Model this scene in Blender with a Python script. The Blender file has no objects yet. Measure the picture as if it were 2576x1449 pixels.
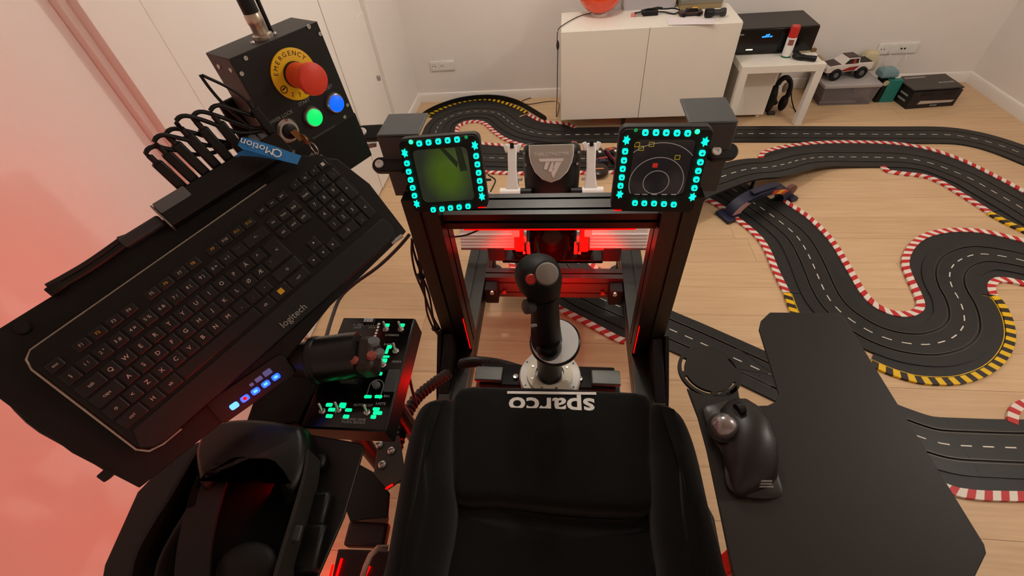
import bpy, math, random
import numpy as np
from mathutils import Vector, Matrix

# ------------------------------------------------------------------ camera
W, H = 2576, 1449
F = 1110.33                                   # focal length in pixels of the 2576 px frame
PITCH, ROLL, YAW = math.radians(46.949), math.radians(-6.453), math.radians(-9.711)
CAM = Vector((0, 0, 1.6))
_f0 = Vector((math.sin(YAW), math.cos(YAW), 0)); _r0 = Vector((math.cos(YAW), -math.sin(YAW), 0)); _u0 = Vector((0, 0, 1))
FWD = math.cos(PITCH) * _f0 - math.sin(PITCH) * _u0
_up = math.sin(PITCH) * _f0 + math.cos(PITCH) * _u0
RIGHT = math.cos(ROLL) * _r0 + math.sin(ROLL) * _up
UP = -math.sin(ROLL) * _r0 + math.cos(ROLL) * _up
sc = bpy.context.scene
col = sc.collection
cd = bpy.data.cameras.new('camera'); cam = bpy.data.objects.new('camera', cd); col.objects.link(cam)
cd.sensor_width = 36.0; cd.sensor_fit = 'HORIZONTAL'; cd.lens = 36.0 * F / W; cd.clip_start = 0.01
cam.matrix_world = Matrix(((RIGHT.x, UP.x, -FWD.x, CAM.x), (RIGHT.y, UP.y, -FWD.y, CAM.y), (RIGHT.z, UP.z, -FWD.z, CAM.z), (0, 0, 0, 1)))
sc.camera = cam

# ------------------------------------------------------------------ world, colour management
sc.view_settings.view_transform = 'Standard'; sc.view_settings.look = 'None'
sc.view_settings.gamma = 1.0; sc.view_settings.use_curve_mapping = False
sc.view_settings.exposure = 0.0
world = bpy.data.worlds.new('world'); sc.world = world; world.use_nodes = True
world.node_tree.nodes['Background'].inputs[0].default_value = (0.02, 0.018, 0.016, 1)
world.node_tree.nodes['Background'].inputs[1].default_value = 0.3

# ------------------------------------------------------------------ lights of the room: two warm ceiling lamps
LAMPS = [((-0.05, 2.28, 2.46), 28.5), ((2.32, 1.25, 2.46), 29.5)]
def lamp_light(name, loc, power, color, radius=0.05):
    l = bpy.data.lights.new(name, 'POINT'); l.energy = power; l.color = color; l.shadow_soft_size = radius
    o = bpy.data.objects.new(name, l); o.location = loc; col.objects.link(o); return o
for i, (p, e) in enumerate(LAMPS):
    lamp_light('ceiling_bulb_light', (p[0], p[1], p[2] - 0.14), e, (1.0, 0.95, 0.86), 0.045)
# red light strips fixed under the rig: their light on the left wall
def strip_light(name, loc, sx, sy, power, color, direction):
    l = bpy.data.lights.new(name, 'AREA'); l.shape = 'RECTANGLE'; l.size = sx; l.size_y = sy; l.energy = power; l.color = color
    o = bpy.data.objects.new(name, l); o.location = loc
    o.rotation_euler = Vector(direction).to_track_quat('-Z', 'Y').to_euler(); col.objects.link(o); return o
RED = (1.0, 0.0, 0.0)
def red_strip(loc, sx, sy, power, direction, spread=170):
    o = strip_light('red_strip_light', loc, sx, sy, power, RED, direction); o.data.spread = math.radians(spread); return o
red_strip((-0.56, 0.20, 0.42), 0.03, 1.5, 3.0, (-1, 0, 0.25))                     # along the left flank of the rig
red_strip((-0.80, 0.62, 1.02), 0.02, 0.50, 0.5, (-1, 0.1, 0.35))                  # behind the keyboard tray
red_strip((-0.04, 0.66, 0.50), 0.30, 0.012, 3.0, (0, 0.56, -0.17), 34)             # front of the joystick deck, towards the pedals
red_strip((-0.045, 0.93, 0.846), 0.24, 0.010, 0.18, (0, 0.5, -1), 90)             # under the cross beam
red_strip((-0.225, 0.60, 0.585), 0.012, 0.06, 0.55, (-1, -0.5, 1.0))                # on the left end of the joystick deck, towards the console

# ------------------------------------------------------------------ projecting photo points into the place
def ray(px, py):
    return (px - W / 2) / F * RIGHT - (py - H / 2) / F * UP + FWD
def at_z(px, py, z=0.0):
    d = ray(px, py); return CAM + d * ((z - CAM.z) / d.z)
def at_y(px, py, y):
    d = ray(px, py); return CAM + d * ((y - CAM.y) / d.y)
def at_x(px, py, x):
    d = ray(px, py); return CAM + d * ((x - CAM.x) / d.x)
class Frame:
    """a real plane in the room: origin, two axes and the normal"""
    def __init__(s, o, ex, ey):
        s.o = Vector(o); s.ex = Vector(ex).normalized(); s.ey = (Vector(ey) - s.ex * Vector(ey).dot(s.ex)).normalized(); s.n = s.ex.cross(s.ey)
    def p(s, u, v, w=0.0): return s.o + s.ex * u + s.ey * v + s.n * w
    def hit(s, px, py, w=0.0):
        d = ray(px, py); q = s.o + s.n * w; t = (q - CAM).dot(s.n) / d.dot(s.n); r = CAM + d * t - s.o
        return r.dot(s.ex), r.dot(s.ey)
    def sub(s, u, v, ang=0.0, w=0.0):
        c, k = math.cos(ang), math.sin(ang)
        return Frame(s.p(u, v, w), s.ex * c + s.ey * k, -s.ex * k + s.ey * c)

# ------------------------------------------------------------------ materials
def lin(c):
    return tuple(((v / 255) / 12.92 if v / 255 <= 0.04045 else ((v / 255 + 0.055) / 1.055) ** 2.4) for v in c)
MATS = {}
def mat(name, rgb, rough=0.5, metal=0.0, noise=0.0, nscale=30.0, bump=0.0, emit=None, estr=0.0, trans=0.0, ior=1.45, alpha=1.0, coat=0.0, spec=0.5, sheen=0.0):
    if name in MATS: return MATS[name]
    m = bpy.data.materials.new(name); m.use_nodes = True; nt = m.node_tree; b = nt.nodes['Principled BSDF']
    c = lin(rgb); b.inputs['Base Color'].default_value = (*c, 1); b.inputs['Roughness'].default_value = rough; b.inputs['Metallic'].default_value = metal
    b.inputs['Specular IOR Level'].default_value = spec; b.inputs['Coat Weight'].default_value = coat; b.inputs['Sheen Weight'].default_value = sheen
    b.inputs['Transmission Weight'].default_value = trans; b.inputs['IOR'].default_value = ior; b.inputs['Alpha'].default_value = alpha
    if emit is not None:
        b.inputs['Emission Color'].default_value = (*lin(emit), 1); b.inputs['Emission Strength'].default_value = estr
    tc = nt.nodes.new('ShaderNodeTexCoord'); nz = nt.nodes.new('ShaderNodeTexNoise'); nz.inputs['Scale'].default_value = nscale; nz.inputs['Detail'].default_value = 4
    nt.links.new(tc.outputs['Object'], nz.inputs['Vector'])
    if noise > 0:
        mx = nt.nodes.new('ShaderNodeMix'); mx.data_type = 'RGBA'
        mx.inputs['A'].default_value = (*[v * (1 - noise) for v in c], 1); mx.inputs['B'].default_value = (*[min(1, v * (1 + noise)) for v in c], 1)
        nt.links.new(nz.outputs['Fac'], mx.inputs['Factor']); nt.links.new(mx.outputs['Result'], b.inputs['Base Color'])
    if bump > 0:
        bp = nt.nodes.new('ShaderNodeBump'); bp.inputs['Strength'].default_value = bump; bp.inputs['Distance'].default_value = 0.002
        nt.links.new(nz.outputs['Fac'], bp.inputs['Height']); nt.links.new(bp.outputs['Normal'], b.inputs['Normal'])
    MATS[name] = m
    return m
def wood_mat(name, shade):
    if name in MATS: return MATS[name]
    m = bpy.data.materials.new(name); m.use_nodes = True; nt = m.node_tree; b = nt.nodes['Principled BSDF']
    tc = nt.nodes.new('ShaderNodeTexCoord'); mp = nt.nodes.new('ShaderNodeMapping'); mp.inputs['Scale'].default_value = (1.2, 22, 8)
    nz = nt.nodes.new('ShaderNodeTexNoise'); nz.inputs['Scale'].default_value = 3.0; nz.inputs['Detail'].default_value = 8; nz.inputs['Roughness'].default_value = 0.6
    n2 = nt.nodes.new('ShaderNodeTexNoise'); n2.inputs['Scale'].default_value = 1.6; n2.inputs['Detail'].default_value = 3
    rp = nt.nodes.new('ShaderNodeValToRGB')
    a = lin((198, 162, 124)); d = lin((222, 190, 152))
    rp.color_ramp.elements[0].position = 0.3; rp.color_ramp.elements[0].color = (*[v * shade for v in a], 1)
    rp.color_ramp.elements[1].position = 0.7; rp.color_ramp.elements[1].color = (*[v * shade for v in d], 1)
    ad = nt.nodes.new('ShaderNodeMix'); ad.inputs['Factor'].default_value = 0.35
    oi = nt.nodes.new('ShaderNodeObjectInfo'); va = nt.nodes.new('ShaderNodeVectorMath'); va.operation = 'ADD'
    vm = nt.nodes.new('ShaderNodeVectorMath'); vm.operation = 'SCALE'; vm.inputs['Scale'].default_value = 40.0
    cx = nt.nodes.new('ShaderNodeCombineXYZ')
    for k in ('X', 'Y', 'Z'): nt.links.new(oi.outputs['Random'], cx.inputs[k])
    nt.links.new(cx.outputs[0], vm.inputs[0]); nt.links.new(tc.outputs['Object'], va.inputs[0]); nt.links.new(vm.outputs[0], va.inputs[1])
    nt.links.new(va.outputs[0], mp.inputs['Vector']); nt.links.new(mp.outputs[0], nz.inputs['Vector']); nt.links.new(va.outputs[0], n2.inputs['Vector'])
    nt.links.new(nz.outputs['Fac'], ad.inputs[2]); nt.links.new(n2.outputs['Fac'], ad.inputs[3])
    nt.links.new(ad.outputs[0], rp.inputs['Fac']); nt.links.new(rp.outputs['Color'], b.inputs['Base Color'])
    bp = nt.nodes.new('ShaderNodeBump'); bp.inputs['Strength'].default_value = 0.06; bp.inputs['Distance'].default_value = 0.001
    nt.links.new(nz.outputs['Fac'], bp.inputs['Height']); nt.links.new(bp.outputs['Normal'], b.inputs['Normal'])
    b.inputs['Roughness'].default_value = 0.42; b.inputs['Specular IOR Level'].default_value = 0.35
    MATS[name] = m; return m

M = dict(
    wall=mat('wall_paint', (240, 233, 228), 0.85, noise=0.03, nscale=6, bump=0.05),
    wallw=mat('white_lacquer', (240, 234, 228), 0.45, noise=0.02, nscale=8),
    ceil=mat('ceiling_paint', (240, 236, 230), 0.9, noise=0.02, nscale=5),
    trim=mat('trim_paint', (240, 234, 228), 0.45, noise=0.02, nscale=10),
    white=mat('white_plastic', (238, 234, 228), 0.4, noise=0.02, nscale=20),
    wfoil=mat('white_furniture_foil', (240, 234, 224), 0.38, noise=0.015, nscale=9),
    alu=mat('black_anodised_profile', (68, 68, 67), 0.36, 1.0, noise=0.1, nscale=60, spec=0.6),
    alud=mat('black_satin_profile', (44, 42, 42), 0.35, 0.0, noise=0.1, nscale=60, spec=0.6),
    alug=mat('grey_profile', (112, 113, 112), 0.4, 0.55, noise=0.08, nscale=60),
    blk=mat('black_plastic', (12, 12, 13), 0.45, noise=0.1, nscale=80, spec=0.4),
    blkm=mat('black_matt_plate', (19, 17, 17), 0.55, noise=0.12, nscale=40, spec=0.3),
    blkg=mat('black_gloss', (8, 8, 9), 0.16, noise=0.05, nscale=30),
    dgrey=mat('dark_grey_plastic', (46, 47, 48), 0.5, noise=0.08, nscale=70),
    mgrey=mat('mid_grey_plastic', (96, 98, 100), 0.5, noise=0.08, nscale=70),
    steel=mat('steel', (190, 190, 190), 0.3, 1.0, noise=0.05, nscale=50),
    silver=mat('silver_paint', (250, 249, 247), 0.35, 0.0, noise=0.03, nscale=40),
    fabric=mat('black_seat_fabric', (17, 17, 17), 0.95, noise=0.3, nscale=900, bump=0.5, sheen=0.12, spec=0.15),
    print=mat('white_print', (235, 232, 228), 0.6, noise=0.02),
    grey_print=mat('grey_print', (150, 150, 148), 0.6, noise=0.05),
    red=mat('red_plastic', (196, 44, 34), 0.4, noise=0.04),
    ledglint=mat('red_led_and_glint', (120, 10, 8), 0.5, emit=(255, 0, 0), estr=3.0),
    redrail=mat('red_led_bright', (120, 8, 8), 0.5, emit=(255, 0, 0), estr=9.0),
    redtop=mat('red_led_outer', (120, 8, 8), 0.5, emit=(255, 0, 0), estr=30.0),
    cyan=mat('cyan_lit_key', (10, 90, 80), 0.4, emit=(0, 246, 200), estr=1.5),
    cyand=mat('cyan_dim_centre', (5, 40, 36), 0.5, emit=(0, 110, 96), estr=0.35),
    green=mat('green_led', (30, 160, 90), 0.4, emit=(20, 255, 110), estr=5.0),
    greend=mat('green_dim_led', (10, 60, 30), 0.4, emit=(0, 160, 80), estr=0.7),
    blue=mat('blue_lit_key', (30, 60, 190), 0.4, emit=(20, 70, 255), estr=3.5),
)

# ------------------------------------------------------------------ mesh helpers
class MB:
    def __init__(s): s.v = []; s.f = []; s.m = []
    def add(s, vs, fs, mi=0):
        b = len(s.v); s.v += [Vector(v) for v in vs]; s.f += [[b + i for i in f] for f in fs]; s.m += [mi] * len(fs); return s
    def box(s, c, size, ex=(1, 0, 0), ey=(0, 1, 0), mi=0):
        ex = Vector(ex).normalized(); ey = Vector(ey); ey = (ey - ex * ey.dot(ex)).normalized(); ez = ex.cross(ey); c = Vector(c); a, b, d = [k / 2 for k in size]
        vs = [c + ex * (a * i) + ey * (b * j) + ez * (d * k) for k in (-1, 1) for j in (-1, 1) for i in (-1, 1)]
        return s.add(vs, [(0, 2, 3, 1), (4, 5, 7, 6), (0, 1, 5, 4), (2, 6, 7, 3), (0, 4, 6, 2), (1, 3, 7, 5)], mi)
    def span(s, a, b, mi=0):
        a = Vector(a); b = Vector(b); return s.box((a + b) / 2, [abs(b[i] - a[i]) for i in range(3)], mi=mi)
    def prism(s, pts, ext, mi=0):
        pts = [Vector(p) for p in pts]; ext = Vector(ext); n = len(pts)
        nr = Vector((0, 0, 0))
        for i in range(n):
            a, b = pts[i], pts[(i + 1) % n]; nr += a.cross(b)
        if nr.dot(ext) < 0: pts.reverse()
        vs = pts + [p + ext for p in pts]
        return s.add(vs, [list(range(n))[::-1], list(range(n, 2 * n))] + [(i, (i + 1) % n, n + (i + 1) % n, n + i) for i in range(n)], mi)
    def loft(s, rings, cap=True, closed=True, mi=0):
        n = len(rings[0]); vs = [p for r in rings for p in r]; fs = []
        for k in range(len(rings) - 1):
            for i in range(n if closed else n - 1):
                j = (i + 1) % n; fs.append((k * n + i, k * n + j, (k + 1) * n + j, (k + 1) * n + i))
        if cap: fs += [list(range(n))[::-1], [(len(rings) - 1) * n + i for i in range(n)]]
        return s.add(vs, fs, mi)
    def lathe(s, o, axis, prof, seg=20, ref=None, mi=0, cap=True):
        """prof: (radius, height) along axis"""
        o = Vector(o); az = Vector(axis).normalized(); r = Vector(ref) if ref else (Vector((1, 0, 0)) if abs(az.x) < 0.9 else Vector((0, 1, 0)))
        ax = (r - az * r.dot(az)).normalized(); ay = az.cross(ax)
        rings = [[o + az * h + (ax * math.cos(2 * math.pi * i / seg) + ay * math.sin(2 * math.pi * i / seg)) * max(rad, 1e-5) for i in range(seg)] for rad, h in prof]
        return s.loft(rings, cap, mi=mi)
    def cyl(s, a, b, r, seg=16, mi=0):
        a = Vector(a); b = Vector(b); return s.lathe(a, b - a, [(r, 0), (r, (b - a).length)], seg, mi=mi)
    def tube(s, pts, r, seg=8, mi=0):
        pts = [Vector(p) for p in pts]; rings = []; up = Vector((0.31, 0.2, 0.93)); n = len(pts)
        for i, p in enumerate(pts):
            t = (pts[min(i + 1, n - 1)] - pts[max(i - 1, 0)]).normalized(); a = t.cross(up)
            if a.length < 1e-3: a = t.cross(Vector((1, 0, 0)))
            a.normalize(); b = t.cross(a); up = a.cross(t) if False else up
            rr = r[i] if isinstance(r, (list, tuple)) else r
            rings.append([p + (a * math.cos(2 * math.pi * k / seg) + b * math.sin(2 * math.pi * k / seg)) * rr for k in range(seg)])
        return s.loft(rings, mi=mi)
    def ball(s, c, r, seg=20, rings=12, sc_=(1, 1, 1), mi=0):
        c = Vector(c); R = []
        for k in range(rings + 1):
            a = math.pi * k / rings; R.append([c + Vector((math.sin(a) * math.cos(2 * math.pi * i / seg) * sc_[0], math.sin(a) * math.sin(2 * math.pi * i / seg) * sc_[1], -math.cos(a) * sc_[2])) * r for i in range(seg)])
        return s.loft(R, False, mi=mi)
    def build(s, name, m, parent=None, bevel=0.0, smooth=True, seg=2, ang=35, loc=None):
        root = Vector((0, 0, 0)); q = parent
        while q is not None: root += Vector(q.location); q = q.parent
        if parent is None:
            lo = [min(v[i] for v in s.v) for i in range(3)]; hi = [max(v[i] for v in s.v) for i in range(3)]
            root = Vector(((lo[0] + hi[0]) / 2, (lo[1] + hi[1]) / 2, lo[2])) if loc is None else Vector(loc)
        me = bpy.data.meshes.new(name); me.from_pydata([tuple(v - root) for v in s.v], [], s.f)
        ms = m if isinstance(m, (list, tuple)) else [m]
        for k in ms: me.materials.append(k)
        if len(ms) > 1: me.polygons.foreach_set('material_index', s.m)
        me.validate(); me.update()
        if smooth:
            me.polygons.foreach_set('use_smooth', [True] * len(me.polygons)); me.set_sharp_from_angle(angle=math.radians(ang))
        o = bpy.data.objects.new(name, me); col.objects.link(o)
        if parent is None: o.location = root
        else: o.parent = parent
        if bevel > 0:
            b = o.modifiers.new('bevel', 'BEVEL'); b.width = bevel; b.segments = seg; b.limit_method = 'ANGLE'; b.angle_limit = math.radians(40); b.harden_normals = False
        return o
def tag(o, label, cat, group=None):
    o['label'] = label; o['category'] = cat
    if group: o['group'] = group
    return o
def struct(o): o['kind'] = 'structure'; return o
def thing(name, loc, label, cat, group=None):
    o = bpy.data.objects.new(name, None); o.empty_display_size = 0.05; o.location = loc; col.objects.link(o); return tag(o, label, cat, group)
def one(name, mb, m, label, cat, group=None, **k): return tag(mb.build(name, m, None, **k), label, cat, group)

def spline(pts, step=0.03, closed=False):
    """Catmull-Rom through pts, resampled evenly"""
    P = [Vector(p) for p in pts]; n = len(P); out = []
    for i in range(n - 1):
        p0, p1, p2, p3 = P[max(i - 1, 0)], P[i], P[i + 1], P[min(i + 2, n - 1)]
        k = max(4, int((p2 - p1).length / step * 3))
        for j in range(k):
            t = j / k; out.append(0.5 * ((2 * p1) + (p2 - p0) * t + (2 * p0 - 5 * p1 + 4 * p2 - p3) * t * t + (3 * p1 - p0 - 3 * p2 + p3) * t ** 3))
    out.append(P[-1].copy())
    d = [0.0]
    for i in range(1, len(out)): d.append(d[-1] + (out[i] - out[i - 1]).length)
    cnt = max(2, int(round(d[-1] / step))); res = []; j = 0
    for k in range(cnt + 1):
        s = d[-1] * k / cnt
        while j < len(d) - 2 and d[j + 1] < s: j += 1
        t = (s - d[j]) / max(1e-9, d[j + 1] - d[j]); res.append(out[j].lerp(out[j + 1], min(1, max(0, t))))
    return res
def text(name, s, size, fr, m, parent, w=0.0005, align='CENTER', depth=0.0004, u=0.0, v=0.0, squash=1.0, shear=0.0, bold=0.0):
    cu = bpy.data.curves.new(name, 'FONT'); cu.body = s; cu.size = size; cu.align_x = align; cu.align_y = 'CENTER'; cu.extrude = depth / 2; cu.resolution_u = 3; cu.shear = shear; cu.offset = bold
    t = bpy.data.objects.new('tmp', cu); me = bpy.data.meshes.new_from_object(t); bpy.data.objects.remove(t); bpy.data.curves.remove(cu)
    root = Vector((0, 0, 0)); q = parent
    while q is not None: root += Vector(q.location); q = q.parent
    for vt in me.vertices: vt.co = fr.p(u + vt.co.x * squash, v + vt.co.y, w + vt.co.z) - root
    me.name = name; me.materials.clear(); me.materials.append(m)
    o = bpy.data.objects.new(name, me); col.objects.link(o); o.parent = parent; return o
def rrect(fr, w, h, r, n=5, u=0, v=0, ww=0.0):
    pts = []
    for cx, cy, a0 in ((w / 2 - r, h / 2 - r, 0), (-w / 2 + r, h / 2 - r, 90), (-w / 2 + r, -h / 2 + r, 180), (w / 2 - r, -h / 2 + r, 270)):
        for k in range(n + 1):
            a = math.radians(a0 + 90 * k / n); pts.append(fr.p(u + cx + r * math.cos(a), v + cy + r * math.sin(a), ww))
    return pts
def circ(fr, r, n=24, u=0, v=0, ww=0.0):
    return [fr.p(u + r * math.cos(2 * math.pi * i / n), v + r * math.sin(2 * math.pi * i / n), ww) for i in range(n)]
def ringmesh(mb, fr, r0, r1, h, n=32, u=0, v=0, ww=0.0, a0=0, a1=360, mi=0):
    full = abs(a1 - a0) >= 360; k = n if full else n + 1
    A = [math.radians(a0 + (a1 - a0) * i / n) for i in range(k)]
    rings = [[fr.p(u + r * math.cos(a), v + r * math.sin(a), ww + z) for a in A] for r, z in ((r0, 0), (r1, 0), (r1, h), (r0, h), (r0, 0))]
    if full: mb.loft(rings, False, True, mi)
    else:
        mb.loft(rings, False, False, mi)
        mb.add([rings[j][0] for j in range(4)], [(0, 1, 2, 3)], mi); mb.add([rings[j][-1] for j in range(4)], [(3, 2, 1, 0)], mi)
def profile(mb, p0, p1, w, h, up, mi=0, slot=0.009, deep=0.008):
    """T-slot aluminium profile of w x h made of square cells, drawn from p0 to p1"""
    p0 = Vector(p0); p1 = Vector(p1); t = (p1 - p0).normalized(); up = Vector(up); up = (up - t * up.dot(t)).normalized(); sd = t.cross(up)
    cell = min(w, h); nw = max(1, round(w / cell)); nh = max(1, round(h / cell)); pts = []
    def side(a, b, n, inw):
        a = Vector(a); b = Vector(b); d = (b - a).normalized(); L = (b - a).length; nn = Vector(inw)
        pts.append(a)
        for k in range(n):
            c = L * (k + 0.5) / n
            for x, dd in ((c - slot / 2, 0), (c - slot / 2, deep), (c + slot / 2, deep), (c + slot / 2, 0)): pts.append(a + d * x + nn * dd)
    a, b = w / 2, h / 2
    side((-a, -b), (a, -b), nw, (0, 1)); side((a, -b), (a, b), nh, (-1, 0)); side((a, b), (-a, b), nw, (0, -1)); side((-a, b), (-a, -b), nh, (1, 0))
    ring = lambda p: [p + sd * q.x + up * q.y for q in pts]
    mb.loft([ring(p0), ring(p1)], False)
    for p, fl in ((p0, 1), (p1, 0)):
        mb.prism(ring(p), (t if fl else -t) * 0.0005)
    return mb
Z = Vector((0, 0, 1))
random.seed(4)

# ================================================================== the room
XL, XR, YB, YF, HC = -1.22, 2.93, 3.60, -1.6, 2.5
fl = struct(MB().span((XL, YF, -0.05), (XR, YB, -0.009)).build('floor', wood_mat('oak_subfloor', 0.55), None))
pw, gap = 0.172, 0.0012; row = 0; y = YF
wm = [wood_mat('oak_%s' % k, s) for k, s in (('pale', 1.04), ('warm', 0.97), ('mid', 1.0))]
while y < YB:
    x = XL - random.uniform(0, 1.6)
    while x < XR:
        L = 1.75; x0, x1, y1 = max(x, XL), min(x + L, XR), min(y + pw, YB)
        if x1 - x0 > 0.02:
            MB().span((x0 + gap / 2, y + gap / 2, -0.009), (x1 - gap / 2, y1 - gap / 2, random.uniform(-0.0003, 0.0))).build('plank', random.choice(wm), fl, smooth=False)
        x += L
    y += pw; row += 1
struct(MB().span((XL - 0.1, YF, -0.05), (XL, YB + 0.1, HC)).build('wall_left', M['wall']))
struct(MB().span((XL, YB, -0.05), (XR, YB + 0.1, HC)).build('wall_back', M['wall']))
struct(MB().span((XR, YF, -0.05), (XR + 0.1, YB + 0.1, HC)).build('wall_right', M['wall']))
struct(MB().span((XL - 0.1, YF - 0.1, -0.05), (XR + 0.1, YF, HC)).build('wall_front', M['wall']))
struct(MB().span((XL - 0.1, YF - 0.1, HC), (XR + 0.1, YB + 0.1, HC + 0.1)).build('ceiling', M['ceil']))
def baseboard(name, a, b, nrm):
    a = Vector(a); b = Vector(b); nrm = Vector(nrm); prof = [(0, 0), (0.014, 0), (0.014, 0.060), (0.010, 0.068), (0.0, 0.072)]
    mb = MB(); mb.loft([[p + nrm * x + Z * z for x, z in prof] for p in (a, b)], True); return struct(mb.build(name, M['trim']))
baseboard('baseboard_back', (XL, YB, 0), (XR, YB, 0), (0, -1, 0))
baseboard('baseboard_left', (XL, 2.976, 0), (XL, YB, 0), (1, 0, 0))
baseboard('baseboard_right', (XR, YB, 0), (XR, YF, 0), (-1, 0, 0))
# white fitted cupboard doors and casings along the left wall
def leftpanel(name, y0, y1, t, m='trim', z0=0.0, z1=2.1, x=XL): return struct(MB().span((x, y0, z0), (x + t, y1, z1)).build(name, M[m], bevel=0.002))
leftpanel('trim_1', at_x(120, 0, XL).y, 1.20, 0.022)
XD = XL + 0.050
def wy(px, py, x=XD): return at_x(px, py, x).y
def leafdoor(name, y0, y1, x1=XD): return struct(MB().span((XL, y0, 0.01), (x1, y1, 2.05)).build(name, M['wallw'], bevel=0.0015))
d1 = leafdoor('door_1', wy(192, 0), wy(350, 0) - 0.0004)
d2 = leafdoor('door_2', wy(350, 0) + 0.0004, wy(640, 0) - 0.0006)
d3 = leafdoor('door_3', wy(640, 0) + 0.0006, wy(800, 0) - 0.0006, XD - 0.004)
d4 = leafdoor('door_4', wy(800, 0) + 0.0006, wy(893, 28), XD)
mb = MB(); q = at_x(950, 195, XD); mb.span((XD, q.y - 0.02, q.z - 0.015), (XD + 0.02, q.y, q.z + 0.015)); mb.build('hinge', M['steel'], d4, bevel=0.003)
leftpanel('trim_2', wy(893, 28), 2.925, 0.006, 'trim', 0.0, 0.86)
leftpanel('trim_3', 2.926, 2.975, 0.030)
# ceiling lamps
for i, (p, e) in enumerate(LAMPS):
    t = thing('ceiling_lamp', (p[0], p[1], 2.5), 'small round white ceiling lamp above %s' % ('the pedals' if i == 0 else 'the slot car track'), 'lamp')
    mb = MB(); mb.lathe((p[0], p[1], 2.5), (0, 0, -1), [(0.055, 0), (0.055, 0.02), (0.03, 0.03), (0.012, 0.05), (0.012, 0.075)], 20); mb.build('ceiling_rose', M['white'], t)
    mb = MB(); mb.ball((p[0], p[1], 2.42), 0.022); mb.build('bulb_cap', M['steel'], t)
# wall sockets
def socket(px, py, n, label, holes):
    c = at_y(px, py, YB); t = thing('wall_socket', (c.x, YB, c.z - 0.035), label, 'socket'); wd = n * 0.066
    mb = MB(); mb.span((c.x - wd / 2, YB - 0.01, c.z - 0.037), (c.x + wd / 2, YB, c.z + 0.037)); mb.build('cover_plate', M['white'], t, bevel=0.004)
    for k in range(n):
        x = c.x - wd / 2 + 0.066 * (k + 0.5); fr = Frame((x, YB - 0.0101, c.z), (1, 0, 0), (0, 0, 1)); kind = holes[k]
        if kind == 'o':
            mb = MB(); ringmesh(mb, fr, 0.018, 0.0225, 0.003, 24); mb.lathe(fr.p(0, 0, 0), fr.n, [(0.018, 0), (0.018, 0.0008)], 24)
            ins = mb.build('socket_insert', M['white'], t)
            mb = MB()
            for s in (-1, 1): mb.lathe(fr.p(s * 0.0095, 0, 0.0009), fr.n, [(0.0035, 0), (0.0035, 0.0006)], 10)
            mb.build('pin_hole', M['blk'], ins)
        elif kind == 'r':
            mb = MB(); mb.prism(rrect(fr, 0.05, 0.05, 0.003, 2), fr.n * 0.003); ins = mb.build('data_insert', M['white'], t)
            mb = MB()
            for s in (-1, 1): mb.prism(rrect(fr, 0.013, 0.011, 0.001, 1, s * 0.011, 0, 0.0031), fr.n * 0.0005)
            mb.build('data_port', M['blk'], ins)
        else:
            mb = MB(); mb.prism(rrect(fr, 0.052, 0.052, 0.003, 2), fr.n * 0.003); mb.build('blank_insert', M['white'], t)
    return c
socket(1113, 165, 3, 'white triple wall socket low beside the corner with the white doors', 'oob')
socket(2257, 121, 4, 'white wall socket strip with a white cable above the toy truck', 'obrb')
def cable(name, pts, r, m, label, cat='cable', group=None, step=0.02, seg=8):
    return one(name, MB().tube(spline(pts, step), r, seg), m, label, cat, group)
c0 = at_y(2240, 128, YB - 0.02)
cable('white_cable', [c0, at_y(2236, 150, YB - 0.03), at_y(2222, 168, YB - 0.02), at_y(2205, 195, YB - 0.03)], 0.003, M['white'], 'thin white cable hanging from the wall socket strip behind the toy truck')
c0 = at_y(2280, 137, YB - 0.015)
cable('white_cable', [c0, at_y(2275, 150, YB - 0.03), at_y(2262, 165, YB - 0.02), at_y(2246, 182, YB - 0.03)], 0.003, M['white'], 'thin white cable running from the socket strip down towards the black carton')

# ================================================================== sideboard and what stands on it
S = 0.8955
CX, CY = -0.032, 3.03; CW, CH, CD, CB = 1.2 * S, 0.64 * S, 0.42 * S, 0.082
t = thing('sideboard', (CX + CW / 2, CY + CD / 2, 0), 'low white sideboard with two plain doors on small legs', 'cabinet')
mb = MB(); mb.span((CX, CY + 0.018, CB), (CX + CW, CY + CD, CB + CH)); mb.build('carcass', M['wfoil'], t, bevel=0.002)
for k in range(2): MB().span((CX + k * CW / 2 + 0.0015, CY, CB + 0.002), (CX + (k + 1) * CW / 2 - 0.0015, CY + 0.0175, CB + CH - 0.003)).build('door', M['wfoil'], t, bevel=0.0015)
for x, yy in ((CX + 0.05, CY + 0.22), (CX + CW / 2 - 0.09, CY + 0.06), (CX + CW - 0.05, CY + 0.16), (CX + 0.05, CY + CD - 0.05), (CX + CW - 0.05, CY + CD - 0.05)):
    MB().lathe((x, yy, 0), (0, 0, 1), [(0.011, 0), (0.018, CB)], 14).build('leg', M['dgrey'], t)
ZT = CB + CH + 0.0005
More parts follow.
